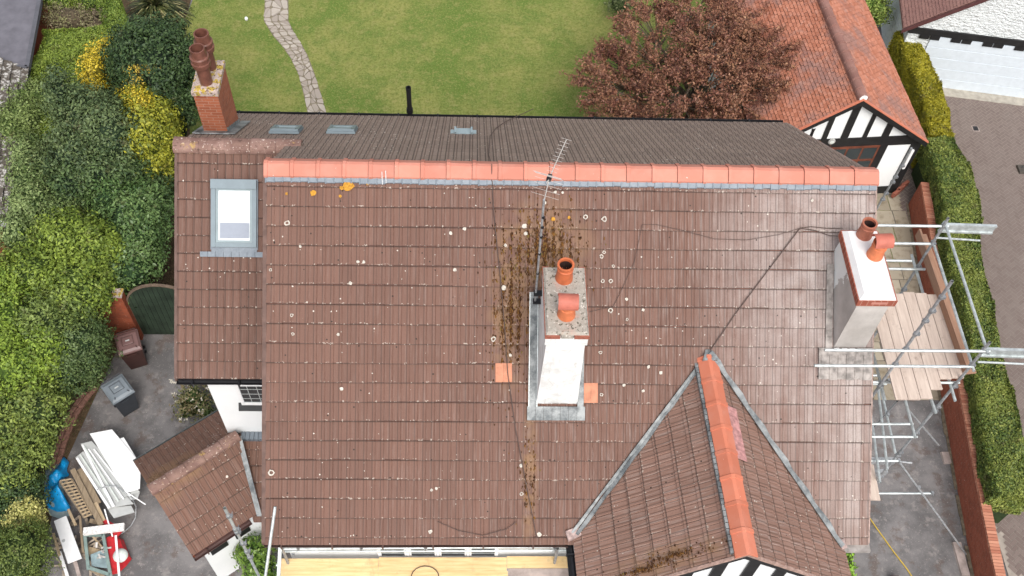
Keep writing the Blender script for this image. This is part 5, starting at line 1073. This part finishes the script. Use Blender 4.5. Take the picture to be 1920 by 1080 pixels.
for k, (x0_, y0_, x1_, y1_, w_, z_, lb, mt) in enumerate([(136, 880, 190, 985, .12, .42, 'long weathered plank between the pallet and the white panels', m_timber), (148, 880, 182, 946, .2, .36, 'wide dark board under the left edge of the white panels', m_timber), (176, 944, 192, 978, .16, .38, 'wide plywood offcut at the lower end of the long weathered plank', m_timber_lt),
    (150, 968, 156, 1036, .05, .3, 'upright grey lath beside the white door panel', m_timber), (160, 990, 195, 1030, .04, .2, 'thin brown lath lying behind the green window frame', m_timber_lt), (165, 1066, 205, 1086, .05, .28, 'wooden rail at the bottom of the green window frame', m_timber), (137, 1040, 150, 1085, .08, .2, 'pale board end below the white door panel', m_ply_grey), (112, 1035, 128, 1085, .07, .18, 'white splintered board at the lower left of the rubble', m_upvc), (100, 1000, 112, 1042, .06, .2, 'pinkish lath left of the white door panel', m_timber_lt),
    (128, 955, 142, 985, .06, .3, 'short upright wood scrap below the pallet', m_timber_lt), (160, 1030, 196, 1040, .16, .15, 'brown cardboard coloured board inside the green window frame', m_timber_lt), (168, 976, 190, 982, .10, .25, 'dark offcut above the white painted beam', m_timber)]):
    b = MB(); b.beam(G(x0_, y0_, z_), G(x1_, y1_, z_), w_, .03); tag(b.build('timber_plank', mt, bevel=.003), lb, 'plank', pg)
for k in range(26):
    px, py = random.uniform(104, 205), random.uniform(975, 1085); p_ = G(px, py, random.uniform(.05, .22)); an = random.uniform(0, 3.1); L_ = random.uniform(.08, .32); dv = V(math.cos(an), math.sin(an), random.uniform(-.2, .2))*L_
    if k == 0: scr = MB(); mts = []
    scr.beam(p_-dv, p_+dv, random.uniform(.02, .08), random.uniform(.01, .04))
tag(scr.build('rubble', plain('mixed_rubble', (.34, .28, .22), .9, var=.6, sc=4)), 'loose small wood and plaster scraps filling the rubble pile', 'rubble', kind='stuff')
o = flatbox('door_panel', 'white cupboard door lying at a slant left of the rubble pile', 'door', [(101, 977), (124, 967), (153, 1046), (127, 1056)], .42, .04, m_doorw)
q = MB(); p_ = G(119, 1014, .422); q.lathe(p_, [(0, .004), (.035, .004), (.04, 0)], 12); q.build('handle', m_upvc_grey, o)
b = MB(); b.beam(G(157, 997, .45), G(233, 988, .45), .17, .09); tag(b.build('painted_beam', plain('chipped_white_paint', (.72, .70, .68), .7, var=.25, sc=18), bevel=.008), 'chipped white painted beam lying across the rubble pile', 'beam')
wfm = thing('window_frame', G(180, 1030, .3), 'faded green wooden window frame lying in the rubble pile', 'window frame')
for a_, b_ in (((159, 1000), (166, 1068)), ((193, 1000), (208, 1082)), ((160, 1003), (193, 1003)), ((165, 1064), (207, 1078))): b = MB(); b.beam(G(*a_, .33), G(*b_, .33), .07, .05); b.build('frame_bar', m_teal, wfm, bevel=.004)
b = MB(); b.prism([G(170, 1040, .27), G(195, 1030, .27), G(202, 1066, .27), G(172, 1062, .27)], (0, 0, .012)); b.build('pane', m_poly, wfm)
tp = MB()
def drape(name, outline, z0, z1, mat, label, cat, n=14, seed=0, amp=.09):
    """crumpled sheet filling an outline"""
    rr = random.Random(seed); pts = [G(x, y, 0.05) for x, y in outline]; c = sum(pts, Vector())/len(pts); q = MB(); rings = []
    m_ = 40
    def bnd(t): k = t*len(pts); i = int(k) % len(pts); return pts[i].lerp(pts[(i+1) % len(pts)], k-int(k))
    ph = [rr.uniform(0, 6) for _ in range(8)]
    for r_ in range(n+1):
        f = 1-r_/n; ring = []
        for j in range(m_):
            p_ = c.lerp(bnd(j/m_), f); hgt = z0+(z1-z0)*(1-f**2.2)
            hgt += amp*(math.sin(p_.x*11+ph[0]+2*math.sin(p_.y*7+ph[1]))*.5+math.sin(p_.x*5-p_.y*13+ph[2])*.35+math.sin(p_.x*23+p_.y*19+ph[3])*.18)*(1-f**6)
            ring.append(len(q.v)); q.v.append((p_.x, p_.y, max(.01, hgt)))
        rings.append(ring)
    for r_ in range(n):
        for j in range(m_): q.f.append((rings[r_][j], rings[r_][(j+1) % m_], rings[r_+1][(j+1) % m_], rings[r_+1][j])); q.uv.append([(0, 0)]*4)
    o = q.build(name, mat, smooth=True); return tag(o, label, cat)
drape('polythene_sheet', [(84, 878), (98, 866), (116, 868), (122, 890), (118, 930), (134, 965), (112, 972), (92, 965), (82, 930)], .02, .18, m_poly, 'crumpled grey green polythene under the blue tarpaulin', 'plastic sheet', seed=3)
drape('tarpaulin', [(121, 858), (131, 868), (126, 884), (132, 893), (118, 900), (112, 915), (120, 935), (133, 950), (133, 958), (110, 962), (88, 952), (83, 925), (90, 900), (104, 884)], .10, .42, m_tarp, 'crumpled bright blue tarpaulin heaped beside the shrubs', 'tarpaulin', seed=5, amp=.12)
rd = thing('garden_vac', G(218, 1035, .2), 'red plastic tub with a pale domed lid at the right of the rubble', 'tub')
drp = MB()
rp_ = [(200, 1008), (215, 1002), (232, 1012), (240, 1035), (247, 1048), (236, 1062), (222, 1075), (208, 1078), (203, 1050)]
pts = [G(x, y, .05) for x, y in rp_]; cc = sum(pts, Vector())/len(pts); q = MB(); q.hexa([p for p in pts], [cc.lerp(p, .8)+V(0, 0, .22) for p in pts]); q.build('body', m_redpl, rd, bevel=.02)
q = MB(); q.lathe(G(226, 1042, .25), [(.17, 0), (.16, .05), (.12, .10), (.06, .13), (0.001, .14)], 20); q.build('lid', m_whitepl, rd, smooth=True); rd.name = 'plastic_tub'
b = MB(); b.beam(G(217, 1004, .42), G(224, 1085, .42), .05, .02); tag(b.build('white_batten', m_upvc), 'long thin white batten across the red tub', 'batten')
b = MB(); b.beam(G(196, 955, .5), G(211, 1006, .4), .03, .02); tag(b.build('white_batten', m_upvc), 'short thin white batten above the painted beam', 'batten')
b = MB(); b.beam(G(190, 980, .36), G(226, 1000, .36), .22, .05); tag(b.build('red_board', m_redpl), 'dark red board under the painted beam', 'board')
q = MB(); q.tube([G(x, y, z) for x, y, z in ((182, 918, .62), (200, 912, .62), (218, 911, .63), (232, 922, .62), (248, 935, .5), (255, 950, .3), (254, 970, .12), (246, 985, .05), (232, 998, .05), (222, 1003, .05))], .013, 8); tag(q.build('hose', m_galv_dull), 'grey flexible hose curling from the panels down to the drive', 'hose')
q = MB(); q.tube([G(238, 923, .62), G(273, 946, .3)], .014, 8); tag(q.build('plastic_rod', m_upvc), 'short white rod poking out right of the panel stack', 'rod')
b = MB(); b.beam(G(234, 882, .62), G(268, 872, .62), .03, .02); tag(b.build('plastic_rod', m_upvc), 'thin white strip lying across the topmost panel edge', 'rod')
mx = [V(0, 0, 0)]
q = MB(); 
for k in range(9):
    p_ = G(random.uniform(176, 198), random.uniform(1024, 1048), random.uniform(.28, .4)); an = random.uniform(0, 3); q.beam(p_, p_+V(math.cos(an)*.12, math.sin(an)*.12, random.uniform(-.05, .05)), .04, .006)
tag(q.build('crumpled_foil', m_alu), 'crumpled silver scraps inside the green window frame', 'foil')
# small white ball-like lamp on the lawn
p_ = G(462, 36, .05); q = MB(); q.lathe((p_.x, p_.y, 0), [(0, .14), (.04, .13), (.06, .09), (.05, .03), (.03, 0)], 12); tag(q.build('garden_light', m_upvc, smooth=True), 'small white garden light standing in the lawn left of the path', 'garden light')
# ================================================================== VEGETATION
def leaves(pts, nrm, size, asp=.5, jit=.7, up=.0):
    """arrays of leaf shaped quads (base, side, tip, side)"""
    n = len(pts); nrm = nrm+rng.normal(0, jit, (n, 3)); nrm[:, 2] += up; nrm /= np.linalg.norm(nrm, axis=1)[:, None]+1e-9
    t = rng.normal(0, 1, (n, 3)); t -= nrm*(t*nrm).sum(1)[:, None]; t /= np.linalg.norm(t, axis=1)[:, None]+1e-9; b = np.cross(nrm, t)
    s = size*rng.uniform(.45, 1.5, n)[:, None]; fold = nrm*s*.12
    v = np.stack([pts-t*s*.5, pts-b*s*asp*.5+fold, pts+t*s*.5, pts+b*s*asp*.5+fold], 1).reshape(-1, 3)
    return v
def mesh_quads(name, v, mat, parent):
    o0 = org(parent); v = v-np.array(o0)[None]; n = len(v)//4; me = bpy.data.meshes.new(name)
    me.vertices.add(len(v)); me.vertices.foreach_set('co', v.astype(np.float32).ravel()); me.loops.add(n*4); me.loops.foreach_set('vertex_index', np.arange(n*4, dtype=np.int32))
    me.polygons.add(n); me.polygons.foreach_set('loop_start', np.arange(0, n*4, 4, dtype=np.int32)); me.polygons.foreach_set('loop_total', np.full(n, 4, dtype=np.int32)); me.update(calc_edges=True)
    me.materials.append(mat); o = bpy.data.objects.new(name, me); S.collection.objects.link(o); o.parent = parent; ORG[o.name] = o0.copy(); return o
def sph(n):
    d = rng.normal(0, 1, (n, 3)); return d/np.linalg.norm(d, axis=1)[:, None]
def core_blob(mb, c, r, k=.78, seg=10):
    c = Vector(c); rows = []
    for i in range(seg+1):
        th = math.pi*i/seg; rows.append([V(math.sin(th)*math.cos(p)*r[0]*k*random.uniform(.92, 1.05), math.sin(th)*math.sin(p)*r[1]*k*random.uniform(.92, 1.05), math.cos(th)*r[2]*k)+c for p in [6.2832*j/seg for j in range(seg)]])
    b = len(mb.v)
    for rw_ in rows: mb.v += [(p.x, p.y, max(.02, p.z)) for p in rw_]
    for i in range(seg):
        for j in range(seg): mb.f.append((b+i*seg+j, b+i*seg+(j+1) % seg, b+(i+1)*seg+(j+1) % seg, b+(i+1)*seg+j)); mb.uv.append([(0, 0)]*4)
def bush(name, label, cat, lobes, leaf, cols, dens=900, clump=.16, asp=.5, group=None, jit=.7, rough=.55, core=.78, spread=.5, twigs=0, wild=.1):
    """lobes: (px, py, z, rx, ry, rz) – photo position of the lobe centre at height z and its radii"""
    L = [(G(a[0], a[1], a[2]), a[3:6]) for a in lobes]; c0 = sum((l[0] for l in L), Vector())/len(L)
    t = thing(name, (c0.x, c0.y, 0), label, cat, group); allv = []
    br = MB(); mat = leaf_mat(name+'_leaves', cols, rough)
    for c, r in L:
        area = 4*math.pi*((r[0]*r[1])**1.6/3+(r[0]*r[2])**1.6/3+(r[1]*r[2])**1.6/3)**(1/1.6)*.62
        nl = int(area*dens); ncl = max(8, int(area/(clump*clump)*1.1)); d = sph(ncl*2); d = d[d[:, 2] > -.35][:ncl]
        rr = np.array(r); rad = 1+rng.normal(0, wild, len(d))[:, None]; cc = np.array(c)+d*rr*rad
        k = rng.integers(0, len(d), nl); p = cc[k]+rng.normal(0, 1, (nl, 3))*clump*spread+d[k]*(rng.uniform(-.3, .5, nl)*clump)[:, None]
        keep = p[:, 2] > .02; p = p[keep]; nr_ = (d[k]/rr)[keep]; nr_ /= np.linalg.norm(nr_, axis=1)[:, None]
        q_ = (p-cc[k][keep]); nr_ = nr_+q_/(clump)*.6
        allv.append(leaves(p, nr_, leaf, asp, jit, .25))
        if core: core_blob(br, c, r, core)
        base = V(c0.x+(c.x-c0.x)*.3, c0.y+(c.y-c0.y)*.3, 0)
        for w_ in range(6+twigs):
            e = Vector(d[w_ % len(d)]*rr*(.95 if w_ >= 6 else .8))+c
            if e.z < .1: e.z = .1
            m_ = base.lerp(e, .5)+V(random.uniform(-.1, .1), random.uniform(-.1, .1), .15); br.tube([base, m_, e], [.035, .02, .006], 5)
    mesh_quads('foliage', np.concatenate(allv), mat, t)
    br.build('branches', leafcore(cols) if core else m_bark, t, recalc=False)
    return t
_lc = {}
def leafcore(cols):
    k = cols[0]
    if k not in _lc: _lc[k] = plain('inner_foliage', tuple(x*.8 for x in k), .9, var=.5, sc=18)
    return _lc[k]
def hedge(name, label, path, w0, h, leaf, cols, dens=1500, group=None, z0=.1, wob=.06, asp=.55, cat='hedge'):
    """clipped hedge along a path of points with half widths"""
    P_ = [V(p[0], p[1], 0) for p in path]; c0 = sum(P_, Vector())/len(P_); t = thing(name, (c0.x, c0.y, 0), label, cat, group); allv = []; br = MB()
    ph = rng.uniform(0, 6, 8)
    def wobf(s, k): return wob*(math.sin(s*1.7+ph[k])+.6*math.sin(s*4.1+ph[k+1]))
    cum = 0
    for i in range(len(P_)-1):
        a_, b_ = P_[i], P_[i+1]; L_ = (b_-a_).length; tt = (b_-a_).normalized(); n_ = V(-tt.y, tt.x, 0); hw_ = (w0[i]+w0[i+1])/4
        tn, nn_ = np.array(tt), np.array(n_)
        for face, ar in (('top', L_*hw_*2), ('l', L_*h), ('r', L_*h), ('e0', hw_*2*h if i == 0 else 0), ('e1', hw_*2*h if i == len(P_)-2 else 0)):
            m_ = int(ar*dens)
            if m_ < 5: continue
            s_ = rng.uniform(-.03, L_+.03, m_); u_ = rng.uniform(-1, 1, m_); f_ = s_/L_; ww = (w0[i]*(1-f_)+w0[i+1]*f_)/2
            sw = np.sin((cum+s_)*1.7+ph[0])*wob+np.sin((cum+s_)*4.3+ph[1])*wob*.6
            dp = np.abs(rng.normal(0, .05, m_))
            if face == 'top': off = u_*ww+sw*.5; z = h+np.sin((cum+s_)*2.3+ph[2]+u_*2)*wob*.7+np.sin((cum+s_)*6.1+u_*4)*wob*.35-dp-np.maximum(0, np.abs(u_)-.82)*.5; nr_ = np.tile([0, 0, 1.], (m_, 1))
            elif face in 'lr': sg_ = 1 if face == 'l' else -1; z = z0+(h-z0)*(u_*.5+.5); off = sg_*(ww-dp+.03*np.sin(z*5+s_*3))+sw*.5; nr_ = np.tile(nn_*sg_, (m_, 1))
            else: z = z0+(h-z0)*rng.uniform(0, 1, m_); off = u_*ww; s_ = (0 if face == 'e0' else L_)+(-1 if face == 'e0' else 1)*rng.uniform(-.02, .06, m_); nr_ = np.tile(tn*(-1 if face == 'e0' else 1), (m_, 1))
            p = np.array(a_)[None]+s_[:, None]*tn+off[:, None]*nn_; p[:, 2] = z
            allv.append(leaves(p, nr_, leaf, asp, .65, .1))
        x_ = max(.05, w0[i]/2-.10); y_ = max(.05, w0[i+1]/2-.10); br.prism([a_-n_*x_, b_-n_*y_, b_+n_*y_, a_+n_*x_], (0, 0, h-.12)); cum += L_
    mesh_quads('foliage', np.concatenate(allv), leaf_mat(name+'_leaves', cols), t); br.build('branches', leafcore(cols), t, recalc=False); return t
# right hand hedge: yellow clipped part and green part
hedge('conifer_hedge', 'golden yellow clipped hedge beside the orange tiled outbuilding roof', [G(1697, 58, 1.7), G(1720, 100, 1.7), G(1740, 150, 1.7), G(1757, 200, 1.7), G(1768, 248, 1.7)], [.5, .72, .76, .72, .72], 1.7, .055, [(.115, .125, .008), (.225, .205, .010), (.34, .29, .018)], 4200, wob=.05)
pp_ = [G(x, y, 1.6) for x, y in ((1762, 258), (1785, 300), (1797, 350), (1804, 400), (1811, 480), (1831, 560), (1851, 660), (1864, 720), (1872, 760), (1879, 820), (1894, 880), (1902, 930))]
hedge('privet_hedge', 'long dark green clipped hedge behind the garden wall at the right side', pp_, [.8, 1.02, 1.08, 1.08, .9, .84, .78, .92, .95, .98, 1.0, .8], 1.6, .058, [(.026, .050, .012), (.066, .108, .022), (.12, .175, .034), (.23, .25, .05)], 3800, z0=.75, wob=.06)
# hedge at the far left, bright green
hedge('conifer_hedge', 'bright green clipped hedge block in the upper left beside the grey flat roof', [G(150, 48, 2.3), G(142, 100, 2.3), G(120, 170, 2.2), G(88, 240, 2.1), G(62, 300, 2.0)], [2.2, 2.35, 2.3, 1.9, 1.2], 2.2, .06, [(.060, .100, .014), (.125, .185, .022), (.22, .28, .045)], 3000, wob=.1)
hedge('conifer_hedge', 'narrow bright green hedge running up to the top edge beside the spiky plant', [G(193, -25, 2.2), G(212, 30, 2.2), G(232, 95, 2.2)], [.75, .7, .5], 2.2, .055, [(.055, .10, .016), (.11, .175, .024), (.19, .25, .04)], 3000)
LG = [(.052, .090, .014), (.122, .182, .024), (.235, .305, .044)]
MG = [(.034, .060, .014), (.088, .135, .028), (.18, .235, .055)]
DG = [(.012, .030, .012), (.032, .065, .022), (.07, .115, .035)]
BG = [(.024, .048, .020), (.060, .098, .036), (.14, .185, .07)]
YL = [(.24, .20, .015), (.50, .38, .02), (.68, .52, .05)]
bush('shrub', 'brownish bare twiggy shrub at the top left between the bright green hedges', 'shrub', [(130, 38, 1.9, .75, .45, .5), (185, 55, 1.7, .4, .5, .5)], .06, [(.10, .075, .045), (.20, .155, .10), (.17, .19, .06)], 900, twigs=30)
bush('shrub', 'light green shrub top at the upper left edge above the brown twigs', 'shrub', [(110, 2, 2.1, .6, .35, .4), (165, 0, 2.1, .5, .35, .4)], .06, LG, 1100)
bush('forsythia', 'bright yellow flowering shrub behind the large dark green round tree', 'shrub', [(182, 132, 2.7, .33, .62, .55), (203, 100, 2.7, .25, .38, .4), (176, 165, 2.5, .30, .28, .4)], .07, YL, 900, clump=.14, wild=.22)
bush('forsythia', 'yellow flowering sprays along the upper edge of the dark round tree', 'shrub', [(230, 90, 2.8, .42, .22, .35), (265, 72, 2.8, .35, .18, .3)], .06, [(.22, .20, .03), (.48, .40, .05), (.32, .33, .06)], 650, clump=.13, wild=.3, core=.55)
bush('conifer_tree', 'large dark green rounded tree left of the tall brick chimney', 'tree', [(295, 140, 3.0, 1.05, 1.25, 1.5), (320, 190, 2.3, .75, .8, 1.2), (255, 125, 2.8, .7, .8, 1.1), (330, 110, 2.6, .55, .6, 1.2)], .085, DG, 1100, clump=.17)
bush('forsythia', 'small yellow flowering spray inside the dark green round tree', 'shrub', [(262, 132, 4.0, .30, .14, .16), (250, 155, 3.8, .18, .13, .14)], .06, [(.30, .22, .03), (.5, .36, .04)], 600, clump=.1, wild=.3, core=0)
bush('golden_conifer', 'golden green conifer with feathery yellow tips left of the tiled wing', 'conifer', [(285, 265, 2.7, .66, .72, 1.1), (270, 215, 2.8, .45, .45, .9), (305, 235, 2.5, .42, .5, .8), (290, 300, 2.2, .55, .5, .9)], .085, [(.09, .12, .012), (.21, .23, .02), (.38, .36, .035)], 1100, clump=.15, wild=.13)
bush('forsythia', 'diagonal yellow flowering spray above the golden conifer', 'shrub', [(248, 178, 3.7, .30, .20, .2), (268, 192, 3.7, .22, .26, .2)], .06, YL, 700, clump=.11, wild=.3, core=.5)
bush('evergreen_tree', 'blue green dense evergreen tree left of the golden conifer', 'tree', [(175, 245, 3.0, .78, .9, 1.2), (212, 262, 3.0, .8, .8, 1.1), (128, 205, 3.2, .34, .6, 1.2), (150, 300, 2.6, .8, .7, 1.0), (225, 225, 2.7, .5, .5, .8)], .08, BG, 1100, clump=.17, twigs=14)
bush('shrub', 'pale twiggy green shrub at the left edge beside the mossy roof', 'shrub', [(22, 250, 2.3, .5, .6, .6), (38, 230, 2.3, .5, .5, .6), (45, 190, 2.2, .4, .45, .5), (55, 235, 2.0, .6, .7, .7), (75, 195, 2.1, .45, .5, .6), (35, 265, 1.8, .4, .5, .6)], .07, [(.06, .10, .02), (.14, .20, .05), (.24, .30, .10)], 1100, clump=.16)
bush('shrub', 'dark laurel shrub between the blue green tree and the glossy green bush', 'shrub', [(195, 330, 2.3, .85, .6, .8), (245, 330, 2.1, .7, .5, .7), (290, 345, 1.7, .45, .5, .7), (140, 350, 2.2, .6, .6, .7)], .09, DG+[(.10, .15, .05)], 950, clump=.17, twigs=10)
bush('shrub', 'mid green variegated shrub along the mossy dark roof at the left', 'shrub', [(48, 300, 2.1, .45, .6, .6), (50, 350, 2.1, .42, .6, .6), (52, 400, 2.1, .4, .55, .6), (35, 445, 2.1, .5, .45, .6), (75, 330, 2.0, .55, .7, .7), (70, 390, 2.0, .6, .7, .8), (110, 420, 2.0, .55, .6, .7), (55, 290, 1.9, .4, .5, .6)], .07, [(.045, .085, .022), (.12, .18, .05), (.25, .31, .12)], 1200, clump=.16)
bush('laurel_bush', 'glossy mid green bush close to the left edge of the tiled wing', 'bush', [(255, 420, 1.9, .8, .75, .9), (285, 390, 1.8, .5, .6, .8), (240, 500, 1.7, .75, .75, .8), (215, 380, 2.0, .6, .5, .7), (262, 455, 1.9, .55, .6, .8)], .085, [(.03, .07, .022), (.075, .14, .04), (.16, .24, .08)], 1050, clump=.15, rough=.35)
bush('shrub', 'large light green shrub in the middle of the left side', 'shrub', [(130, 460, 2.2, .85, .8, .9), (180, 480, 2.2, .7, .7, .9), (75, 520, 2.1, .8, .8, .8), (150, 540, 2.2, .8, .7, .8), (188, 492, 2.0, .5, .5, .7)], .085, LG, 1100, clump=.17)
bush('shrub', 'olive green shrub just above the brick pier', 'shrub', [(135, 580, 1.9, .72, .6, .8), (90, 610, 2.0, .75, .7, .8), (160, 505, 2.0, .5, .4, .6)], .075, MG, 1200, clump=.15)
bush('shrub', 'bright yellow green shrub at the left edge level with the wheelie bins', 'shrub', [(30, 610, 1.9, .8, .9, .9), (20, 540, 1.9, .6, .7, .8), (40, 690, 1.8, .75, .8, .8), (85, 665, 1.8, .5, .6, .7)], .08, [(.06, .11, .012), (.14, .22, .025), (.25, .34, .045)], 1150, clump=.17)
bush('holly_bush', 'rounded dark green bush directly beside the two wheelie bins', 'bush', [(146, 648, 1.5, .74, .80, .85), (118, 700, 1.3, .6, .55, .7), (160, 690, 1.0, .45, .45, .6)], .06, [(.022, .050, .014), (.06, .10, .03), (.13, .18, .06)], 1900, clump=.12)
bush('shrub', 'mixed green shrub at the left edge above the blue tarpaulin', 'shrub', [(60, 770, 1.4, .75, .7, .8), (20, 800, 1.4, .6, .8, .8), (90, 735, 1.2, .5, .5, .6), (38, 850, 1.2, .6, .6, .7), (72, 815, 1.0, .38, .5, .5), (15, 880, 1.3, .55, .6, .7), (45, 905, .8, .35, .4, .5)], .075, MG+[(.22, .27, .05)], 1200, clump=.15)
bush('shrub', 'dark green shrub at the left edge below the tarpaulin level', 'shrub', [(30, 930, .9, .6, .5, .6), (5, 985, .9, .5, .5, .6)], .07, DG, 1100)
bush('variegated_shrub', 'pale yellow variegated shrub left of the white cupboard door', 'shrub', [(48, 965, 1.1, .36, .30, .42), (34, 985, 1.1, .3, .3, .4), (62, 985, .9, .2, .25, .4)], .06, [(.18, .20, .04), (.45, .43, .12), (.62, .58, .22)], 1700, clump=.11)
bush('rounded_bush', 'clipped rounded green bush in the lower left corner', 'bush', [(42, 1042, 1.1, .60, .72, .75), (5, 1050, 1.0, .5, .6, .6)], .05, [(.032, .060, .012), (.075, .115, .022), (.15, .19, .04)], 2600, clump=.1)
bush('shrub', 'glossy green shrub growing in the corner below the porch', 'shrub', [(480, 1045, .9, .36, .4, .6), (490, 1075, .8, .3, .35, .5)], .09, [(.04, .09, .015), (.10, .19, .03), (.20, .30, .05)], 900, clump=.12, rough=.3)
bush('grassy_plant', 'narrow strip of bright green plants along the right side of the front gable', 'plant', [(1580, 1045, .4, .12, .25, .3), (1588, 1075, .4, .12, .3, .3)], .09, [(.12, .24, .02), (.22, .38, .04)], 900, clump=.09)
bush('shrub', 'green shrub between the outbuilding roof and the purple tiled garage', 'shrub', [(1622, 8, 1.4, .55, .45, .6), (1645, 25, 1.2, .35, .4, .5)], .08, [(.08, .14, .02), (.19, .27, .05), (.3, .36, .08)], 1100)
bush('shrub', 'small pale shrub at the top of the lawn next to the copper tree', 'shrub', [(1165, 5, .8, .45, .35, .5)], .07, [(.06, .09, .03), (.16, .18, .08)], 900)
# flower bed beside the wing: seed heads and flowers
bed = bush('flowering_shrub', 'sprawling shrub with white flower heads below the eave of the wing', 'shrub', [(362, 742, .55, .34, .42, .35), (385, 770, .45, .28, .3, .3), (345, 765, .4, .2, .3, .25)], .07, [(.05, .09, .02), (.13, .15, .05), (.20, .14, .08)], 700, clump=.1, wild=.25, core=.5, twigs=16)
q = MB()
for k in range(30):
    p_ = G(random.uniform(318, 392), random.uniform(702, 790), random.uniform(.5, .85)); 
    for i in range(5): a_ = random.uniform(0, 6.28); q.slab(p_+V(math.cos(a_), math.sin(a_), random.uniform(-.3, .3))*.028, V(math.cos(a_), math.sin(a_), .1)*.018, V(-math.sin(a_), math.cos(a_), 0)*.009, V(0, 0, .004))
q.build('flower_heads', plain('white_petals', (.62, .57, .47), .7), bed, recalc=False)
# spiky phormium
ph = thing('phormium', G(275, 10, 0), 'spiky plant with long striped sword leaves at the top left of the lawn', 'plant'); c = G(290, 14, .5); q = MB()
for k in range(330):
    a_ = random.uniform(0, 6.2832); el = random.uniform(.15, 1.4); L_ = random.uniform(.9, 1.6); dv = V(math.cos(a_)*math.cos(el), math.sin(a_)*math.cos(el), math.sin(el)); sd_ = V(-math.sin(a_), math.cos(a_), 0); pts = []
    for i in range(6): t = i/5; pts.append(c+dv*(L_*t)+V(0, 0, -.75*(L_*t)**2*math.cos(el))+V(dv.x, dv.y, 0)*(t*t*.15))
    for i in range(5): w0_, w1_ = .038*(1-(i/5)**2), .038*(1-((i+1)/5)**2); q.quad(pts[i]-sd_*w0_, pts[i]+sd_*w0_, pts[i+1]+sd_*w1_, pts[i+1]-sd_*w1_)
a = NT('phormium_blade', .4); a.col(a.ramp(a.isl(), [(0, (.02, .03, .012)), (.5, (.06, .075, .025)), (.8, (.13, .14, .05)), (1, (.36, .32, .15))])); q.build('leaves', a.m, ph, recalc=False)
# copper leaved tree
def tree(name, label, px, py, z, rad, lobes, cols, leaf=.075):
    b_ = G(px, py, 0); cr = G(px, py, z); base = V(cr.x, cr.y, 0); t = thing(name, base, label, 'tree'); tr = MB(); tw = MB()
    fork = V(cr.x, cr.y, 1.3); tr.tube([base, V(cr.x+.05, cr.y, .7), fork], [.16, .13, .11], 10)
    ends = []
    L = [(V(cr.x+a[0], cr.y+a[1], a[2]), a[3]) for a in lobes]
    for c, r in L:
        m_ = fork.lerp(c, .5)+V(random.uniform(-.15, .15), random.uniform(-.15, .15), .1); tr.tube([fork, m_, c], [.07, .05, .025], 7)
        for k in range(20):
            d = Vector(sph(1)[0]); d.z = abs(d.z)*.8+.1*d.z; e = c+Vector((d.x*r*1.05, d.y*r*1.05, d.z*r*.85)); mm = c.lerp(e, .5)+V(0, 0, .08); tr.tube([m_.lerp(c, .7), mm, e], [.022, .014, .005], 5)
            for j in range(9):
                d2 = (d+Vector(sph(1)[0])*.55).normalized(); s0_ = mm.lerp(e, random.uniform(.0, 1)); e2_ = s0_+d2*random.uniform(.25, .55)*min(1, r); tw.tube([s0_, s0_.lerp(e2_, .5)+V(0, 0, .03), e2_], [.006, .004, .002], 3, cap=False); ends.append((s0_, e2_))
    tr.build('trunk', m_bark, t, recalc=False); 
    A_ = np.array([list(a_) for a_, b in ends]); B_ = np.array([list(b) for a_, b in ends]); N_ = 150000; k = rng.integers(0, len(A_), N_); f = rng.uniform(0, 1.08, N_)[:, None]; p = A_[k]*(1-f)+B_[k]*f+rng.normal(0, .042, (N_, 3))
    n_ = rng.normal(0, .6, (N_, 3)); n_[:, 2] += .6; mesh_quads('crown', leaves(p, n_, leaf, .5, .5, .1), leaf_mat(name+'_leaves', cols, .5), t); tw.build('twigs', plain('reddish_twig', (.14, .075, .06), .9), t, recalc=False); return t
tree('copper_tree', 'large tree with fine copper red foliage between the lawn and the orange tiled roof', 1318, 120, 2.8, 3, [(-.9, -2.3, 1.5, 1.1), (.7, -2.5, 1.6, 1.2), (2.2, -2.4, 1.7, 1.1), (-1.6, -2.0, 1.5, 1.0), (.1, -.8, 2.6, 1.4), (1.4, -.6, 2.6, 1.4), (3.9, -.3, 2.2, .95), (3.6, -1.5, 1.9, .9), (3.1, -.9, 2.1, 1.1), (3.3, .3, 2.2, .9), (.2, .6, 2.8, 1.6), (-2.6, -.2, 2.0, 1.0), (-2.4, -1.7, 1.7, .9), (2.9, .2, 2.3, 1.0), (2.6, -1.6, 2.0, .95), (0, 0, 3.0, 1.5), (-1.5, .3, 2.6, 1.3), (1.5, .1, 2.7, 1.3), (-.8, -1.3, 2.4, 1.2), (.9, -1.3, 2.5, 1.25), (2.0, -.9, 2.3, 1.0), (-2.1, -.8, 2.1, .95), (.4, 1.4, 2.8, 1.3), (-1.3, 1.5, 2.4, 1.1), (1.6, 1.6, 2.5, 1.1), (-2.4, .6, 2.0, .8), (0, 2.6, 2.5, 1.1), (2.3, .9, 2.4, .9), (.2, -2.0, 2.0, .85)],
     [(.075, .026, .020), (.17, .062, .046), (.27, .115, .075), (.30, .16, .085)])

q = MB(); q.tube([G(716, 322, H+.1), FR(717, 346, .07)], .006, 6); tag(q.build('plastic_rod', m_upvc), 'left of two short white rods hanging over the ridge tiles near the orange lichen', 'rod')
q = MB(); q.tube([G(723, 320, H+.1), FR(724, 343, .07)], .006, 6); tag(q.build('plastic_rod', m_upvc), 'right of two short white rods hanging over the ridge tiles near the orange lichen', 'rod')
